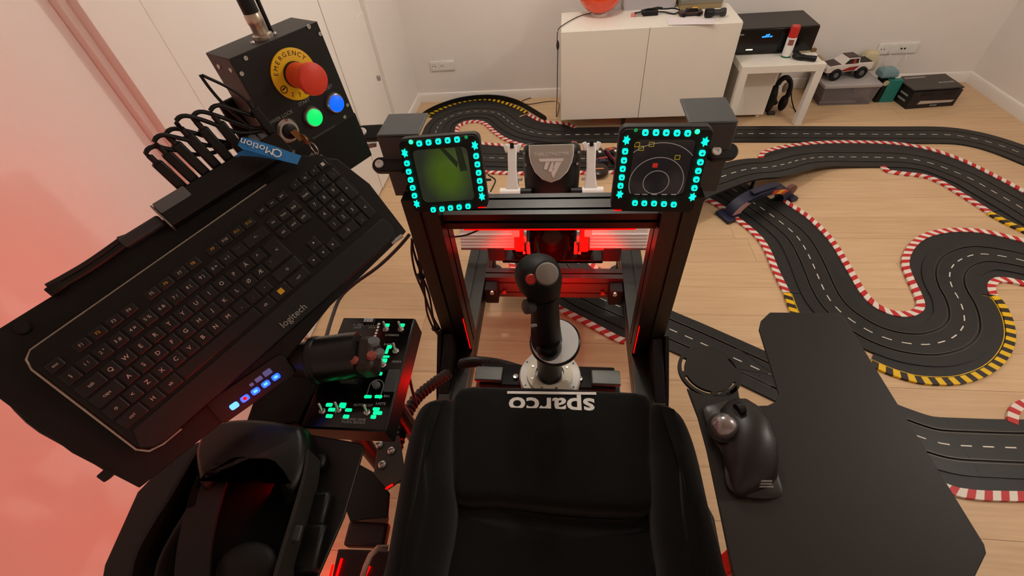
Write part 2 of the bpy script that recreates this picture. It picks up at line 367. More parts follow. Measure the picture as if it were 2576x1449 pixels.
# orange globe lamp
g = at_z(1508, 40, ZT); GR = 0.136
gc = Vector((g.x, g.y + 0.03, ZT + 0.010 + GR * 0.86))
t = thing('globe_lamp', (gc.x, gc.y, ZT), 'glossy orange glass globe lamp on the white sideboard', 'lamp')
orange = mat('orange_glass', (232, 66, 8), 0.12, noise=0.03, nscale=5, coat=0.6)
MB().lathe((gc.x, gc.y, ZT), Z, [(0.05, 0), (0.052, 0.008), (0.045, 0.014)], 28).build('base_ring', M['white'], t)
MB().ball(gc, GR, 40, 24, (1, 1, 0.86)).build('globe', orange, t, ang=80)
sw = at_y(1403, 117, CY + 0.02)
cable('lamp_cord', [Vector((gc.x - 0.05, gc.y + 0.02, ZT + 0.006)), Vector((gc.x - 0.14, gc.y - 0.04, ZT + 0.005)), Vector((CX + 0.005, CY + 0.09, ZT + 0.006)), Vector((CX - 0.022, CY + 0.07, ZT - 0.02)), Vector((CX - 0.024, CY + 0.06, ZT - 0.12)),
                    Vector((sw.x, sw.y + 0.02, sw.z + 0.03))], 0.0028, mat('brown_cord', (58, 44, 38), 0.6), 'thin brown lamp cord hanging over the left end of the sideboard down to its switch')
one('cord_switch', MB().ball(Vector((sw.x, sw.y + 0.02, sw.z)), 0.03, 14, 10, (0.33, 0.33, 0.95)), mat('brown_cord', (58, 44, 38)), 'small dark oval in-line switch on the lamp cord', 'switch')
cable('lamp_cord', [Vector((sw.x, sw.y + 0.02, sw.z - 0.028)), Vector((sw.x - 0.005, sw.y + 0.03, 0.25)), Vector((sw.x - 0.01, sw.y + 0.04, 0.08)), at_z(1406, 260, 0.004), at_z(1380, 255, 0.004), at_z(1330, 262, 0.004), at_z(1312, 255, 0.004), at_z(1345, 244, 0.004), at_z(1380, 243, 0.004)], 0.0028, MATS['brown_cord'],
      'brown lamp cord looping on the floor below its switch beside the sideboard')
# white storage bin
b0 = at_z(1568, 27, ZT); b1 = at_z(1699, 24, ZT)
frost = mat('frosted_white_plastic', (196, 190, 194), 0.3, noise=0.02, trans=0.1, ior=1.3)
t = thing('storage_bin', ((b0.x + b1.x) / 2, b0.y + 0.1, ZT), 'frosted white plastic storage bin next to the orange globe lamp', 'bin')
mb = MB(); A = [(b0.x, b0.y), (b1.x, b0.y), (b1.x, b0.y + 0.22), (b0.x, b0.y + 0.22)]; cxy = Vector(((b0.x + b1.x) / 2, b0.y + 0.11, 0))
def fr_ring(k, z, e=0): return [Vector((cxy.x + (x - cxy.x) * k, cxy.y + (yy - cxy.y) * k, z)) for x, yy in A]
mb.loft([fr_ring(1.0, ZT + 0.004), fr_ring(1.0, ZT), fr_ring(1.0, ZT), fr_ring(1.12, ZT + 0.2), fr_ring(1.10, ZT + 0.2), fr_ring(0.98, ZT + 0.006)], True); mb.build('tub', frost, t, bevel=0.003)
mb = MB(); mb.loft([fr_ring(1.14, ZT + 0.19), fr_ring(1.14, ZT + 0.205), fr_ring(1.10, ZT + 0.205), fr_ring(1.10, ZT + 0.19), fr_ring(1.14, ZT + 0.19)], False); mb.build('rim', frost, t)
# flat tan-grey box
b0 = at_z(1708, 26, ZT); b1 = at_z(1822, 30, ZT); 
t = thing('flat_carton', ((b0.x + b1.x) / 2 + 0.02, b0.y + 0.12, ZT), 'flat olive grey carton with a lid at the back of the sideboard', 'box')
yq = max(b0.y, b1.y)
MB().span((b0.x + 0.004, yq, ZT), (b1.x, YB - 0.12, ZT + 0.050)).build('tray', mat('olive_card', (150, 128, 92), 0.7, noise=0.06), t, bevel=0.003)
MB().span((b0.x + 0.001, yq - 0.003, ZT + 0.030), (b1.x + 0.003, YB - 0.117, ZT + 0.056)).build('lid', mat('grey_green_card', (132, 126, 112), 0.45, noise=0.06), t, bevel=0.003)
# sheet of paper
q = [at_z(x, yy, ZT + 0.0008) for x, yy in ((1676, 46), (1682, 63), (1798, 61), (1800, 46))]
one('paper_sheet', MB().prism(q, Z * 0.001), mat('paper', (232, 222, 226), 0.8), 'white paper sheet lying on the sideboard under the torch', 'paper')
# small toys and gadgets
t0 = at_z(1592, 40, ZT)
t = thing('clear_pack', (t0.x, t0.y, ZT), 'small clear pack with a pink strip under the frosted bin', 'pack')
fr = Frame((t0.x, t0.y, ZT), (1, -0.1, 0), (0.1, 1, 0))
MB().prism(rrect(fr, 0.022, 0.05, 0.003, 2), Z * 0.012).build('pink_strip', mat('pink_card', (226, 130, 124), 0.6), t)
MB().prism(rrect(fr, 0.05, 0.04, 0.003, 2, 0.037, 0), Z * 0.008).build('clear_tray', mat('clear_grey', (172, 160, 156), 0.3), t)
t0 = at_z(1634, 38, ZT)
t = thing('power_adapter', (t0.x, t0.y, ZT), 'black power adapter with its coiled lead in front of the frosted bin', 'adapter')
fr = Frame((t0.x, t0.y, ZT), (1, 0.05, 0), (-0.05, 1, 0))
MB().prism(rrect(fr, 0.10, 0.04, 0.008, 3), Z * 0.026).build('body', M['blk'], t, bevel=0.003)
MB().tube(spline([fr.p(0.05, 0, 0.015), fr.p(0.09, 0.005, 0.01), fr.p(0.12, -0.01, 0.006), fr.p(0.15, -0.03, 0.006), fr.p(0.18, -0.015, 0.012), fr.p(0.185, 0.02, 0.012), fr.p(0.15, 0.03, 0.02), fr.p(0.1, 0.03, 0.02), fr.p(0.0, 0.02, 0.03), fr.p(-0.05, 0.03, 0.02)], 0.012), 0.0045).build('lead', M['blk'], t)
MB().tube(spline([fr.p(-0.05, 0.0, 0.02), fr.p(-0.09, 0.015, 0.015), fr.p(-0.06, 0.04, 0.01), fr.p(0.04, 0.035, 0.03), fr.p(0.08, 0.02, 0.03)], 0.012), 0.004).build('plug_lead', M['blk'], t)
t0 = at_z(1736, 38, ZT)
t = thing('model_car', (t0.x, t0.y, ZT), 'dark red and brown model car with a yellow mark beside the olive grey carton', 'toy')
fr = Frame((t0.x, t0.y, ZT), (1, 0.06, 0), (-0.06, 1, 0)); dk = mat('dark_maroon', (52, 30, 28), 0.35)
MB().loft([[fr.p(u, v * (1 if z < 0.02 else 0.75), z) for u, v in ((-0.07, -0.028), (0.07, -0.028), (0.07, 0.028), (-0.07, 0.028))] for z in (0.006, 0.018, 0.024)]).build('body', dk, t, bevel=0.004)
MB().loft([[fr.p(u * k, v * k, z) for u, v in ((-0.035, -0.02), (0.045, -0.02), (0.045, 0.02), (-0.035, 0.02))] for z, k in ((0.023, 1), (0.04, 0.75))]).build('cabin', M['blkg'], t, bevel=0.004)
MB().prism(rrect(fr, 0.03, 0.02, 0.004, 2, 0.02, -0.004, 0.0405), Z * 0.001).build('yellow_mark', mat('yellow_paint', (240, 176, 20), 0.4), t)
for sx in (-1, 1):
    for sy in (-1, 1): MB().lathe(fr.p(sx * 0.045, sy * 0.028, 0.011), fr.ey * sy, [(0.011, 0), (0.011, 0.006)], 14).build('wheel', M['blk'], t)
# torch
t0 = at_z(1772, 45, ZT); t1 = at_z(1822, 42, ZT)
t = thing('torch', ((t0.x + t1.x) / 2, t0.y, ZT), 'short black torch lying on the paper sheet at the sideboard edge', 'torch')
a = Vector((t0.x, t0.y, ZT + 0.026)); d = (Vector((t1.x, t1.y, ZT + 0.026)) - a).normalized(); L = (t1 - t0).length
MB().lathe(a, d, [(0.024, 0), (0.025, 0.01), (0.025, L * 0.34), (0.019, L * 0.42)], 22).build('head', M['blk'], t)
MB().lathe(a, d, [(0.019, L * 0.42), (0.017, L * 0.5), (0.017, L * 0.72), (0.022, L * 0.78), (0.024, L * 0.95), (0.022, L)], 22).build('handle', M['dgrey'], t)

# ================================================================== side table group
TX, TY, TW, TH, LG = 1.105, 3.012, 0.55 * S, 0.45 * S, 0.05 * S
t = thing('side_table', (TX + TW / 2, TY + TW / 2, 0), 'square white side table with thick legs beside the sideboard', 'table')
MB().span((TX, TY, TH - LG), (TX + TW, TY + TW, TH)).build('table_top', M['wfoil'], t, bevel=0.002)
for x in (TX, TX + TW - LG):
    for yy in (TY, TY + TW - LG): MB().span((x, yy, 0), (x + LG, yy + LG, TH - LG - 0.0003)).build('leg', M['wfoil'], t, bevel=0.002)
# hi-fi receiver
r0 = at_z(1852, 136, TH); 
RX0, RX1, RY0, RH = TX - 0.055, TX + 0.345, TY + 0.19, 0.150
e1 = at_y(2063, 66, RY0)
RX1 = e1.x; RH = 0.158
t = thing('receiver', ((RX0 + RX1) / 2, RY0 + 0.16, TH), 'black hi-fi receiver with a blue display on the white side table', 'receiver')
MB().span((RX0, RY0, TH + 0.012), (RX1, YB - 0.10, TH + RH)).build('case', mat('receiver_black', (30, 28, 26), 0.42, noise=0.1), t, bevel=0.003)
MB().span((RX0, RY0 - 0.006, TH + 0.012), (RX1, RY0, TH + RH - 0.006)).build('front_panel', M['blkg'], t, bevel=0.002)
fr = Frame((RX0, RY0 - 0.0062, TH), (1, 0, 0), (0, 0, 1))
for u in (0.04, RX1 - RX0 - 0.04):
    for yy in (0.04, 0.28): MB().lathe((RX0 + u, RY0 + yy, TH), Z, [(0.016, 0), (0.018, 0.012)], 14).build('foot', M['blk'], t)
bd = mat('blue_display', (10, 30, 90), 0.4, emit=(40, 130, 255), estr=2.2)
for k, (du, wd_, hd_) in enumerate(((0.0, 0.018, 0.008), (0.018, 0.010, 0.018), (0.031, 0.010, 0.020), (0.046, 0.016, 0.008))):
    u0, v0 = 0.185 + du, RH * 0.66; MB().prism([fr.p(u0, v0, 0.0002), fr.p(u0 + wd_, v0, 0.0002), fr.p(u0 + wd_ + hd_ * 0.25, v0 + hd_, 0.0002), fr.p(u0 + hd_ * 0.25, v0 + hd_, 0.0002)], fr.n * 0.0006).build('display_segment', bd, t)
MB().prism(rrect(fr, 0.036, 0.007, 0.001, 1, 0.055, RH * 0.8, 0.0002), fr.n * 0.0005).build('name_mark', M['grey_print'], t)
MB().prism(rrect(fr, 0.042, 0.006, 0.002, 2, 0.13, 0.035, 0.0002), fr.n * 0.001).build('indicator', mat('white_led', (230, 230, 200), 0.4, emit=(250, 245, 190), estr=2.5), t)
MB().prism(rrect(fr, 0.003, 0.010, 0.001, 1, 0.045, 0.055, 0.0002), fr.n * 0.001).build('standby_led', M['green'], t)
# spray can
c = at_z(1974, 140, TH); hz = 0.172; cr = 0.0275; c.y = TY + 0.135
t = thing('spray_can', (c.x, c.y, TH), 'white spray can with a red cap in front of the receiver', 'can')
MB().lathe((c.x, c.y, TH), Z, [(cr, 0), (cr, 0.010)], 24).build('base_ring', mat('teal_ring', (46, 110, 88), 0.4), t)
mb = MB(); mb.lathe((c.x, c.y, TH + 0.010), Z, [(cr, 0), (cr, 0.105), (cr * 0.9, 0.112)], 24); body = mb.build('can_body', M['print'], t)
fr = Frame((c.x - 0.006, c.y - cr - 0.0002, TH + 0.095), (1, 0, 0), (0, 0, 1))
MB().loft([[Vector((c.x + (cr + 0.0004) * math.sin(a), c.y - (cr + 0.0004) * math.cos(a), z)) for a in [math.radians(-50 + 8 * k) for k in range(9)]] for z in (TH + 0.075, TH + 0.108)], False, False).build('label_patch', mat('label_red', (150, 84, 84), 0.5), body)
MB().lathe((c.x, c.y, TH + 0.115), Z, [(cr * 0.98, 0), (cr * 0.98, 0.05), (cr * 0.9, 0.062), (cr * 0.8, 0.066)], 24).build('cap', M['red'], t)
# black clipper, wooden brush, card
a = at_z(1999, 142, TH + 0.018); b = at_z(2054, 148, TH + 0.018)
t = thing('hair_clipper', ((a.x + b.x) / 2, (a.y + b.y) / 2, TH), 'matt black handheld gadget lying at the right edge of the side table', 'gadget')
d = (b - a).normalized(); L = (b - a).length
MB().lathe(a, d, [(0.010, 0), (0.017, 0.02), (0.018, L * 0.35), (0.015, L * 0.5), (0.017, L * 0.95), (0.013, L)], 16).build('body', M['blk'], t)
MB().box(a + Vector((0.012, 0.006, 0.004)), (0.045, 0.03, 0.03)).build('head', M['blk'], t, bevel=0.008)
c = at_z(2035, 130, TH)
t = thing('brush', (c.x, c.y, TH), 'small brush with pale bristles and a wooden end behind the black gadget', 'brush')
MB().box((c.x - 0.03, c.y, TH + 0.008), (0.07, 0.022, 0.014)).build('bristles', mat('pale_bristle', (190, 176, 140), 0.9, noise=0.2, nscale=200), t, bevel=0.003)
MB().box((c.x + 0.022, c.y, TH + 0.010), (0.034, 0.024, 0.018)).build('wooden_end', mat('brown_wood', (120, 84, 44), 0.6, noise=0.2), t, bevel=0.003)
q = [at_z(x, yy, TH + 0.0004) for x, yy in ((1919, 148), (1935, 147), (1934, 151), (1918, 152))]
one('card', MB().prism(q, Z * 0.0012), M['print'], 'tiny white card on the side table in front of the receiver', 'card')
q = [at_z(x, yy, TH + 0.0004) for x, yy in ((2056, 139), (2063, 141), (2075, 152), (2068, 152))]
one('wood_strip', MB().prism(q, Z * 0.004), mat('strip_wood', (160, 130, 96), 0.6, noise=0.2), 'thin wooden strip at the right edge of the side table', 'strip')
# white subwoofer under the table
sy = TY + 0.12; p0 = at_y(1850, 288, sy); p1 = at_y(1921, 286, sy)
SX0, SX1, SZ0, SZ1 = TX + 0.035, p1.x, 0.025, TH - LG - 0.045
t = thing('subwoofer', ((SX0 + SX1) / 2, sy + 0.15, 0), 'white cube subwoofer with a green lamp under the side table', 'speaker')
MB().span((SX0, sy, SZ0), (SX1, sy + 0.3, SZ1)).build('cabinet', M['wfoil'], t, bevel=0.004)
for x in (SX0 + 0.03, SX1 - 0.03):
    for yy in (sy + 0.03, sy + 0.27): MB().lathe((x, yy, 0), Z, [(0.012, 0), (0.014, SZ0)], 12).build('foot', M['white'], t)
fr = Frame((SX0 + 0.04, sy - 0.0003, 0.07), (1, 0, 0), (0, 0, 1))
MB().lathe(fr.p(0, -0.014), fr.n, [(0.004, 0), (0.003, 0.002)], 12).build('status_lamp', M['green'], t)
MB().prism(rrect(fr, 0.028, 0.006, 0.001, 1), fr.n * 0.0005).build('name_mark', M['dgrey'], t)
# headphones leaning beside the subwoofer
c = Vector((SX1 + 0.075, TY + 0.20, 0.0)); hf_ = Frame((c.x + 0.03, c.y, 0.15), (1, 0.25, 0), (0, 0.2, 1))
t = thing('headphones', c, 'black headphones with a pale ear pad leaning beside the white subwoofer', 'headphones')
mb = MB(); mb.tube([hf_.p(0.055 * math.cos(a), 0.088 * math.sin(a)) for a in [math.radians(-60 + 12 * k) for k in range(26)]], 0.017, 12); mb.build('headband', M['blk'], t)
MB().ball((c.x - 0.028, c.y - 0.01, 0.105), 0.05, 18, 12, (0.62, 0.7, 1.95)).build('ear_cup', M['blk'], t)
MB().ball((c.x + 0.07, c.y + 0.01, 0.062), 0.042, 18, 12, (0.7, 0.7, 1.35)).build('ear_cup', M['blk'], t)
MB().ball((c.x + 0.032, c.y - 0.02, 0.185), 0.022, 14, 10, (0.8, 0.6, 1.5)).build('pale_pad', mat('pale_pad', (150, 142, 124), 0.8), t)
MB().box((c.x - 0.005, c.y - 0.03, 0.012), (0.05, 0.03, 0.022)).build('cable_plug', M['dgrey'], t, bevel=0.004)
c2 = Vector((c.x + 0.12, c.y + 0.06, 0))
cable('black_cable', [Vector((c.x + 0.17, c.y - 0.03, 0.005)), Vector((c.x + 0.175, c.y + 0.05, 0.005)), Vector((c.x + 0.165, c.y + 0.12, 0.05)), Vector((c.x + 0.155, c.y + 0.16, 0.12))], 0.004, M['blk'], 'black headphone cable on the floor under the side table')

# ================================================================== floor boxes by the right wall
by = 3.08; a = at_z(2050, 266, 0.0); b = at_z(2206, 263, 0.0); BX0, BX1, BY0, BH = a.x + 0.01, b.x - 0.035, min(a.y, b.y), 0.145
t = thing('plastic_crate', ((BX0 + BX1) / 2, BY0 + 0.14, 0), 'clear plastic box with a grey lid under the toy truck', 'box')
clear = mat('clear_plastic', (206, 200, 204), 0.12, trans=0.82, ior=1.12, noise=0.02)
mb = MB()
def rr(k, z): return [Vector(((BX0 + BX1) / 2 + sx * (BX1 - BX0) / 2 * k, BY0 + 0.15 + sy_ * 0.15 * k, z)) for sx, sy_ in ((-1, -1), (1, -1), (1, 1), (-1, 1))]
mb.loft([rr(0.90, 0.006), rr(0.93, 0.0), rr(0.93, 0.001), rr(1.0, BH - 0.02), rr(0.985, BH - 0.02), rr(0.92, 0.006)], True); mb.build('tub', clear, t, bevel=0.003)
mb = MB(); mb.loft([rr(1.03, BH - 0.02), rr(1.03, BH), rr(0.99, BH + 0.002), rr(0.0, BH + 0.002)], True); mb.build('lid', mat('grey_lid', (170, 164, 164), 0.35, noise=0.04), t, bevel=0.003)
MB().span((BX0 + 0.05, BY0 + 0.04, 0.008), (BX1 - 0.12, BY0 + 0.22, 0.07)).build('dark_content', mat('content_grey', (84, 78, 78), 0.7, noise=0.2), t, bevel=0.01)
MB().span((BX0 + 0.02, BY0 + 0.025, 0.008), (BX1 - 0.10, BY0 + 0.04, 0.020)).build('pale_content', mat('content_pale', (196, 176, 150), 0.7, noise=0.2), t, bevel=0.003)
mb = MB(); mb.ball((BX1 - 0.075, BY0 + 0.09, 0.05), 0.04, 12, 8, (1, 0.8, 0.9)); mb.build('bag_content', mat('content_bag', (206, 196, 186), 0.5, noise=0.2), t)
# toy truck
ZL = BH + 0.002; tc_ = at_z(2140, 214, ZL); ang = math.radians(8)
fr = Frame((tc_.x - 0.005, BY0 + 0.15, ZL), (math.cos(ang), math.sin(ang), 0), (-math.sin(ang), math.cos(ang), 0))
t = thing('toy_truck', fr.o, 'white and red toy pickup truck with big black tyres on the clear box', 'toy truck')
wp = mat('toy_white', (228, 218, 212), 0.35, noise=0.03); rp_ = mat('toy_red', (150, 40, 34), 0.4)
L2 = 0.158; z0 = 0.052
def sec(u, hw, zt): return [fr.p(u, -hw, z0), fr.p(u, hw, z0), fr.p(u, hw * 0.96, zt), fr.p(u, -hw * 0.96, zt)]
MB().loft([sec(-L2, 0.050, z0 + 0.028), sec(-L2 + 0.02, 0.056, z0 + 0.042), sec(-0.06, 0.058, z0 + 0.050), sec(-0.05, 0.058, z0 + 0.050), sec(L2 - 0.005, 0.056, z0 + 0.048), sec(L2, 0.052, z0 + 0.03)]).build('body', wp, t, bevel=0.004)
def cab(zz, k, u0, u1): return [fr.p(u0, -0.054 * k, zz), fr.p(u1, -0.054 * k, zz), fr.p(u1, 0.054 * k, zz), fr.p(u0, 0.054 * k, zz)]
MB().loft([cab(z0 + 0.048, 1, -0.075, 0.055), cab(z0 + 0.085, 0.85, -0.025, 0.048)]).build('cabin', wp, t, bevel=0.003)
MB().prism([fr.p(-0.026, -0.044, z0 + 0.0855), fr.p(0.045, -0.044, z0 + 0.0855), fr.p(0.045, 0.044, z0 + 0.0855), fr.p(-0.026, 0.044, z0 + 0.0855)], Z * 0.004).build('roof', mat('toy_brown', (64, 44, 40), 0.4), t, bevel=0.002)
for sg in (-1, 1):
    mb = MB(); mb.prism([fr.p(-0.048, sg * 0.0535, z0 + 0.052), fr.p(0.042, sg * 0.0535, z0 + 0.052), fr.p(0.040, sg * 0.048, z0 + 0.080), fr.p(-0.022, sg * 0.048, z0 + 0.080)], fr.ey * sg * 0.003)
    mb.build('side_window', mat('toy_window', (40, 20, 18), 0.2), t)
MB().prism([fr.p(0.002, -0.0572, z0 + 0.052), fr.p(0.022, -0.0572, z0 + 0.052), fr.p(0.020, -0.0515, z0 + 0.080), fr.p(0.004, -0.0515, z0 + 0.080)], fr.ey * -0.001).build('door_stripe', rp_, t)
MB().prism([fr.p(-0.078, -0.0585, z0 + 0.006), fr.p(0.03, -0.0585, z0 + 0.006), fr.p(0.055, -0.0585, z0 + 0.034), fr.p(-0.01, -0.0585, z0 + 0.030)], fr.ey * -0.001).build('flame_decal', rp_, t)
MB().prism([fr.p(-L2 + 0.02, -0.045, z0 + 0.0425), fr.p(-0.07, -0.05, z0 + 0.0505), fr.p(-0.07, 0.05, z0 + 0.0505), fr.p(-L2 + 0.02, 0.045, z0 + 0.0425)], Z * 0.002).build('bonnet', MATS['toy_brown'], t)
MB().prism([fr.p(0.066, -0.047, z0 + 0.0485), fr.p(L2 - 0.012, -0.047, z0 + 0.0485), fr.p(L2 - 0.012, 0.047, z0 + 0.0485), fr.p(0.066, 0.047, z0 + 0.0485)], Z * 0.002).build('load_bed', M['blk'], t)
MB().box(fr.p(0.0, 0, 0.046), (0.26, 0.06, 0.018), fr.ex, fr.ey).build('chassis', M['blk'], t, bevel=0.004)
MB().box(fr.p(L2 + 0.001, -0.03, z0 + 0.03), (0.006, 0.02, 0.014), fr.ex, fr.ey).build('tail_light', mat('toy_orange', (214, 110, 50), 0.4), t)
for u in (-0.088, 0.088):
    for sg in (-1, 1):
        w_ = MB().lathe(fr.p(u, sg * 0.045, 0.039), fr.ey * sg, [(0.026, -0.004), (0.037, 0.0), (0.039, 0.006), (0.039, 0.020), (0.036, 0.026), (0.022, 0.027), (0.018, 0.022)], 24).build('wheel', M['blk'], t)
        MB().lathe(fr.p(u, sg * 0.045, 0.039), fr.ey * sg, [(0.018, 0.020), (0.017, 0.0245), (0.006, 0.026)], 14).build('hub', M['mgrey'], w_)
# pale foam block behind the truck
c = Vector((fr.p(0.175, 0.06, 0).x + 0.03, BY0 + 0.25, ZL))
mb = MB(); mb.loft([[c + Vector((sx * a_, sy_ * b_, z)) for sx, sy_ in ((-1, -1), (1, -1), (1, 1), (-1, 1))] for a_, b_, z in ((0.05, 0.04, 0), (0.052, 0.042, 0.05), (0.042, 0.034, 0.11), (0.03, 0.03, 0.125))])
one('foam_block', mb, mat('pale_foam', (206, 194, 158), 0.9, noise=0.1), 'pale cream foam block behind the toy truck on the clear box', 'foam', bevel=0.012)
# teal carton
a = at_z(2210, 258, 0); b = at_z(2243, 258, 0)
t = thing('teal_carton', ((a.x + b.x) / 2, a.y + 0.06, 0), 'upright teal and black carton between the clear box and the black carton', 'box')
teal = mat('teal_card', (34, 120, 112), 0.5, noise=0.04)
MB().span((a.x - 0.028, a.y + 0.005, 0), (a.x - 0.0005, a.y + 0.10, 0.15)).build('black_side', M['blk'], t, bevel=0.002)
MB().span((a.x, a.y, 0), (b.x + 0.006, a.y + 0.10, 0.152)).build('body', teal, t, bevel=0.002)
fr = Frame((a.x - 0.016, a.y + 0.004, 0.155), (1, 0, 0), (0, 0, 1))
MB().lathe(fr.p(0.0, -0.02), fr.n, [(0.018, 0), (0.018, 0.004)], 20).build('round_seal', mat('seal_cream', (180, 172, 140), 0.5), t)
c = Vector((a.x + 0.0, a.y + 0.07, 0.153))
t = thing('blue_pouch', c, 'pale blue plastic pouch lying on the teal carton', 'pouch')
mb = MB(); mb.loft([[c + Vector((sx * a_, sy_ * b_, z)) for sx, sy_ in ((-1, -1), (1, -1), (1, 1), (-1, 1))] for a_, b_, z in ((0.045, 0.04, 0.0), (0.055, 0.05, 0.012), (0.05, 0.045, 0.045), (0.03, 0.03, 0.06))])
mb.build('pouch_body', mat('blue_film', (112, 142, 150), 0.25, noise=0.1, nscale=15), t, bevel=0.01)
MB().box(c + Vector((0.055, -0.045, 0.012)), (0.035, 0.004, 0.014)).build('white_tag', M['print'], t)
# black carton with a loose lid
a = at_z(2277, 275, 0); b = at_z(2397, 266, 0); d = at_z(2240, 252, 0)
ex = (b - a).normalized(); fr = Frame(a, ex, (-ex.y, ex.x, 0)); wd = (b - a).length; dp = 0.20; hh = 0.112
t = thing('black_carton', fr.p(wd / 2, dp / 2), 'black carton with loose lid and white stripe in the room corner', 'box')
ck = mat('black_card', (30, 26, 26), 0.5, noise=0.08)
MB().prism([fr.p(0, 0), fr.p(wd, 0), fr.p(wd, dp), fr.p(0, dp)], Z * hh).build('tray', ck, t, bevel=0.002)
lf = Frame(fr.p(0, 0, hh + 0.006), fr.ex, fr.ey + Z * 0.02)
MB().prism([lf.p(-0.006, 0.012), lf.p(wd + 0.0, 0.004), lf.p(wd + 0.006, dp + 0.012), lf.p(-0.012, dp + 0.02)], lf.n * 0.010).build('lid', mat('lid_card', (52, 47, 43), 0.4, noise=0.08), t, bevel=0.002)
MB().prism([fr.p(0.06, -0.0004, 0.030), fr.p(wd - 0.03, -0.0004, 0.030), fr.p(wd - 0.02, -0.0004, 0.044), fr.p(0.07, -0.0004, 0.052)], fr.ey * -0.001).build('white_stripe', mat('stripe_white', (190, 176, 166), 0.5), t)
for k, (u0, u1) in enumerate(((0.05, 0.13), (0.20, 0.28))): MB().prism([fr.p(u0, -0.0004, hh - 0.028), fr.p(u1, -0.0004, hh - 0.028), fr.p(u1, -0.0004, hh - 0.002), fr.p(u0, -0.0004, hh - 0.002)], fr.ey * -0.0008).build('cut_out', M['blk'], t)
lt = Frame(lf.p(0, 0, 0.0104), lf.ex, lf.ey)
for k, (wd_, hd_) in enumerate(((0.014, 0.022), (0.012, 0.016), (0.012, 0.022), (0.014, 0.014), (0.012, 0.020), (0.014, 0.024))):
    MB().prism(rrect(lt, wd_, hd_, 0.004, 2, wd * 0.66 + 0.0165 * k, dp * 0.42 + hd_ * 0.15), lt.n * 0.0006).build('lid_print', M['grey_print'], t)
for k in range(4): MB().prism(rrect(Frame(fr.p(0, -0.0005, 0), fr.ex, Z), 0.009, 0.010, 0.002, 2, wd * 0.50 + 0.0115 * k, 0.016), fr.ey * -0.0006).build('front_print', M['grey_print'], t)
MB().prism([lt.p(0.03, dp * 0.86), lt.p(0.17, dp * 0.86), lt.p(0.17, dp * 0.98), lt.p(0.03, dp * 0.98)], lt.n * 0.0006).build('grey_band', mat('band_grey', (140, 128, 128), 0.5), t)
sf = Frame(fr.p(-0.0004, 0, 0), -fr.ey, Z)
for v in (0.035, 0.07): MB().prism([sf.p(-0.12, v), sf.p(-0.04, v), sf.p(-0.04, v + 0.012), sf.p(-0.12, v + 0.012)], sf.n * 0.0008).build('side_print', M['grey_print'], t)

# ================================================================== slot car track
TT = 0.010                                   # thickness of the track plates
road = mat('track_plate', (29, 29, 29), 0.42, noise=0.1, nscale=90, bump=0.1, spec=0.45)
shoulder_m = mat('track_shoulder', (29, 29, 30), 0.5, noise=0.1, nscale=90, bump=0.1)
curb_red = mat('curb_red', (196, 36, 40), 0.45, noise=0.04); curb_white = mat('curb_white', (232, 222, 212), 0.45, noise=0.03)
curb_yel = mat('curb_yellow', (236, 190, 10), 0.45, noise=0.03); curb_blk = mat('curb_black', (44, 34, 30), 0.5, noise=0.05)
rail_m = mat('conductor_metal', (84, 80, 74), 0.4, 0.8, noise=0.05); dash_m = mat('lane_paint', (226, 220, 208), 0.6, noise=0.05)
track = thing('slot_car_track', (1.4, 1.9, 0), 'black slot car race track winding across the wooden floor with striped kerbs', 'race track')
HW, SL = 0.104, 0.0515
def poly(pts, zs=None):
    return [at_z(p[0], p[1], (zs[i] if zs else 0.0) + TT) - Z * TT for i, p in enumerate(pts)]
def normals(c):
    n = len(c); out = []
    for i in range(n):
        t = c[min(i + 1, n - 1)] - c[max(i - 1, 0)]; t.z = 0; t.normalize(); out.append(Vector((-t.y, t.x, 0)))
    return out
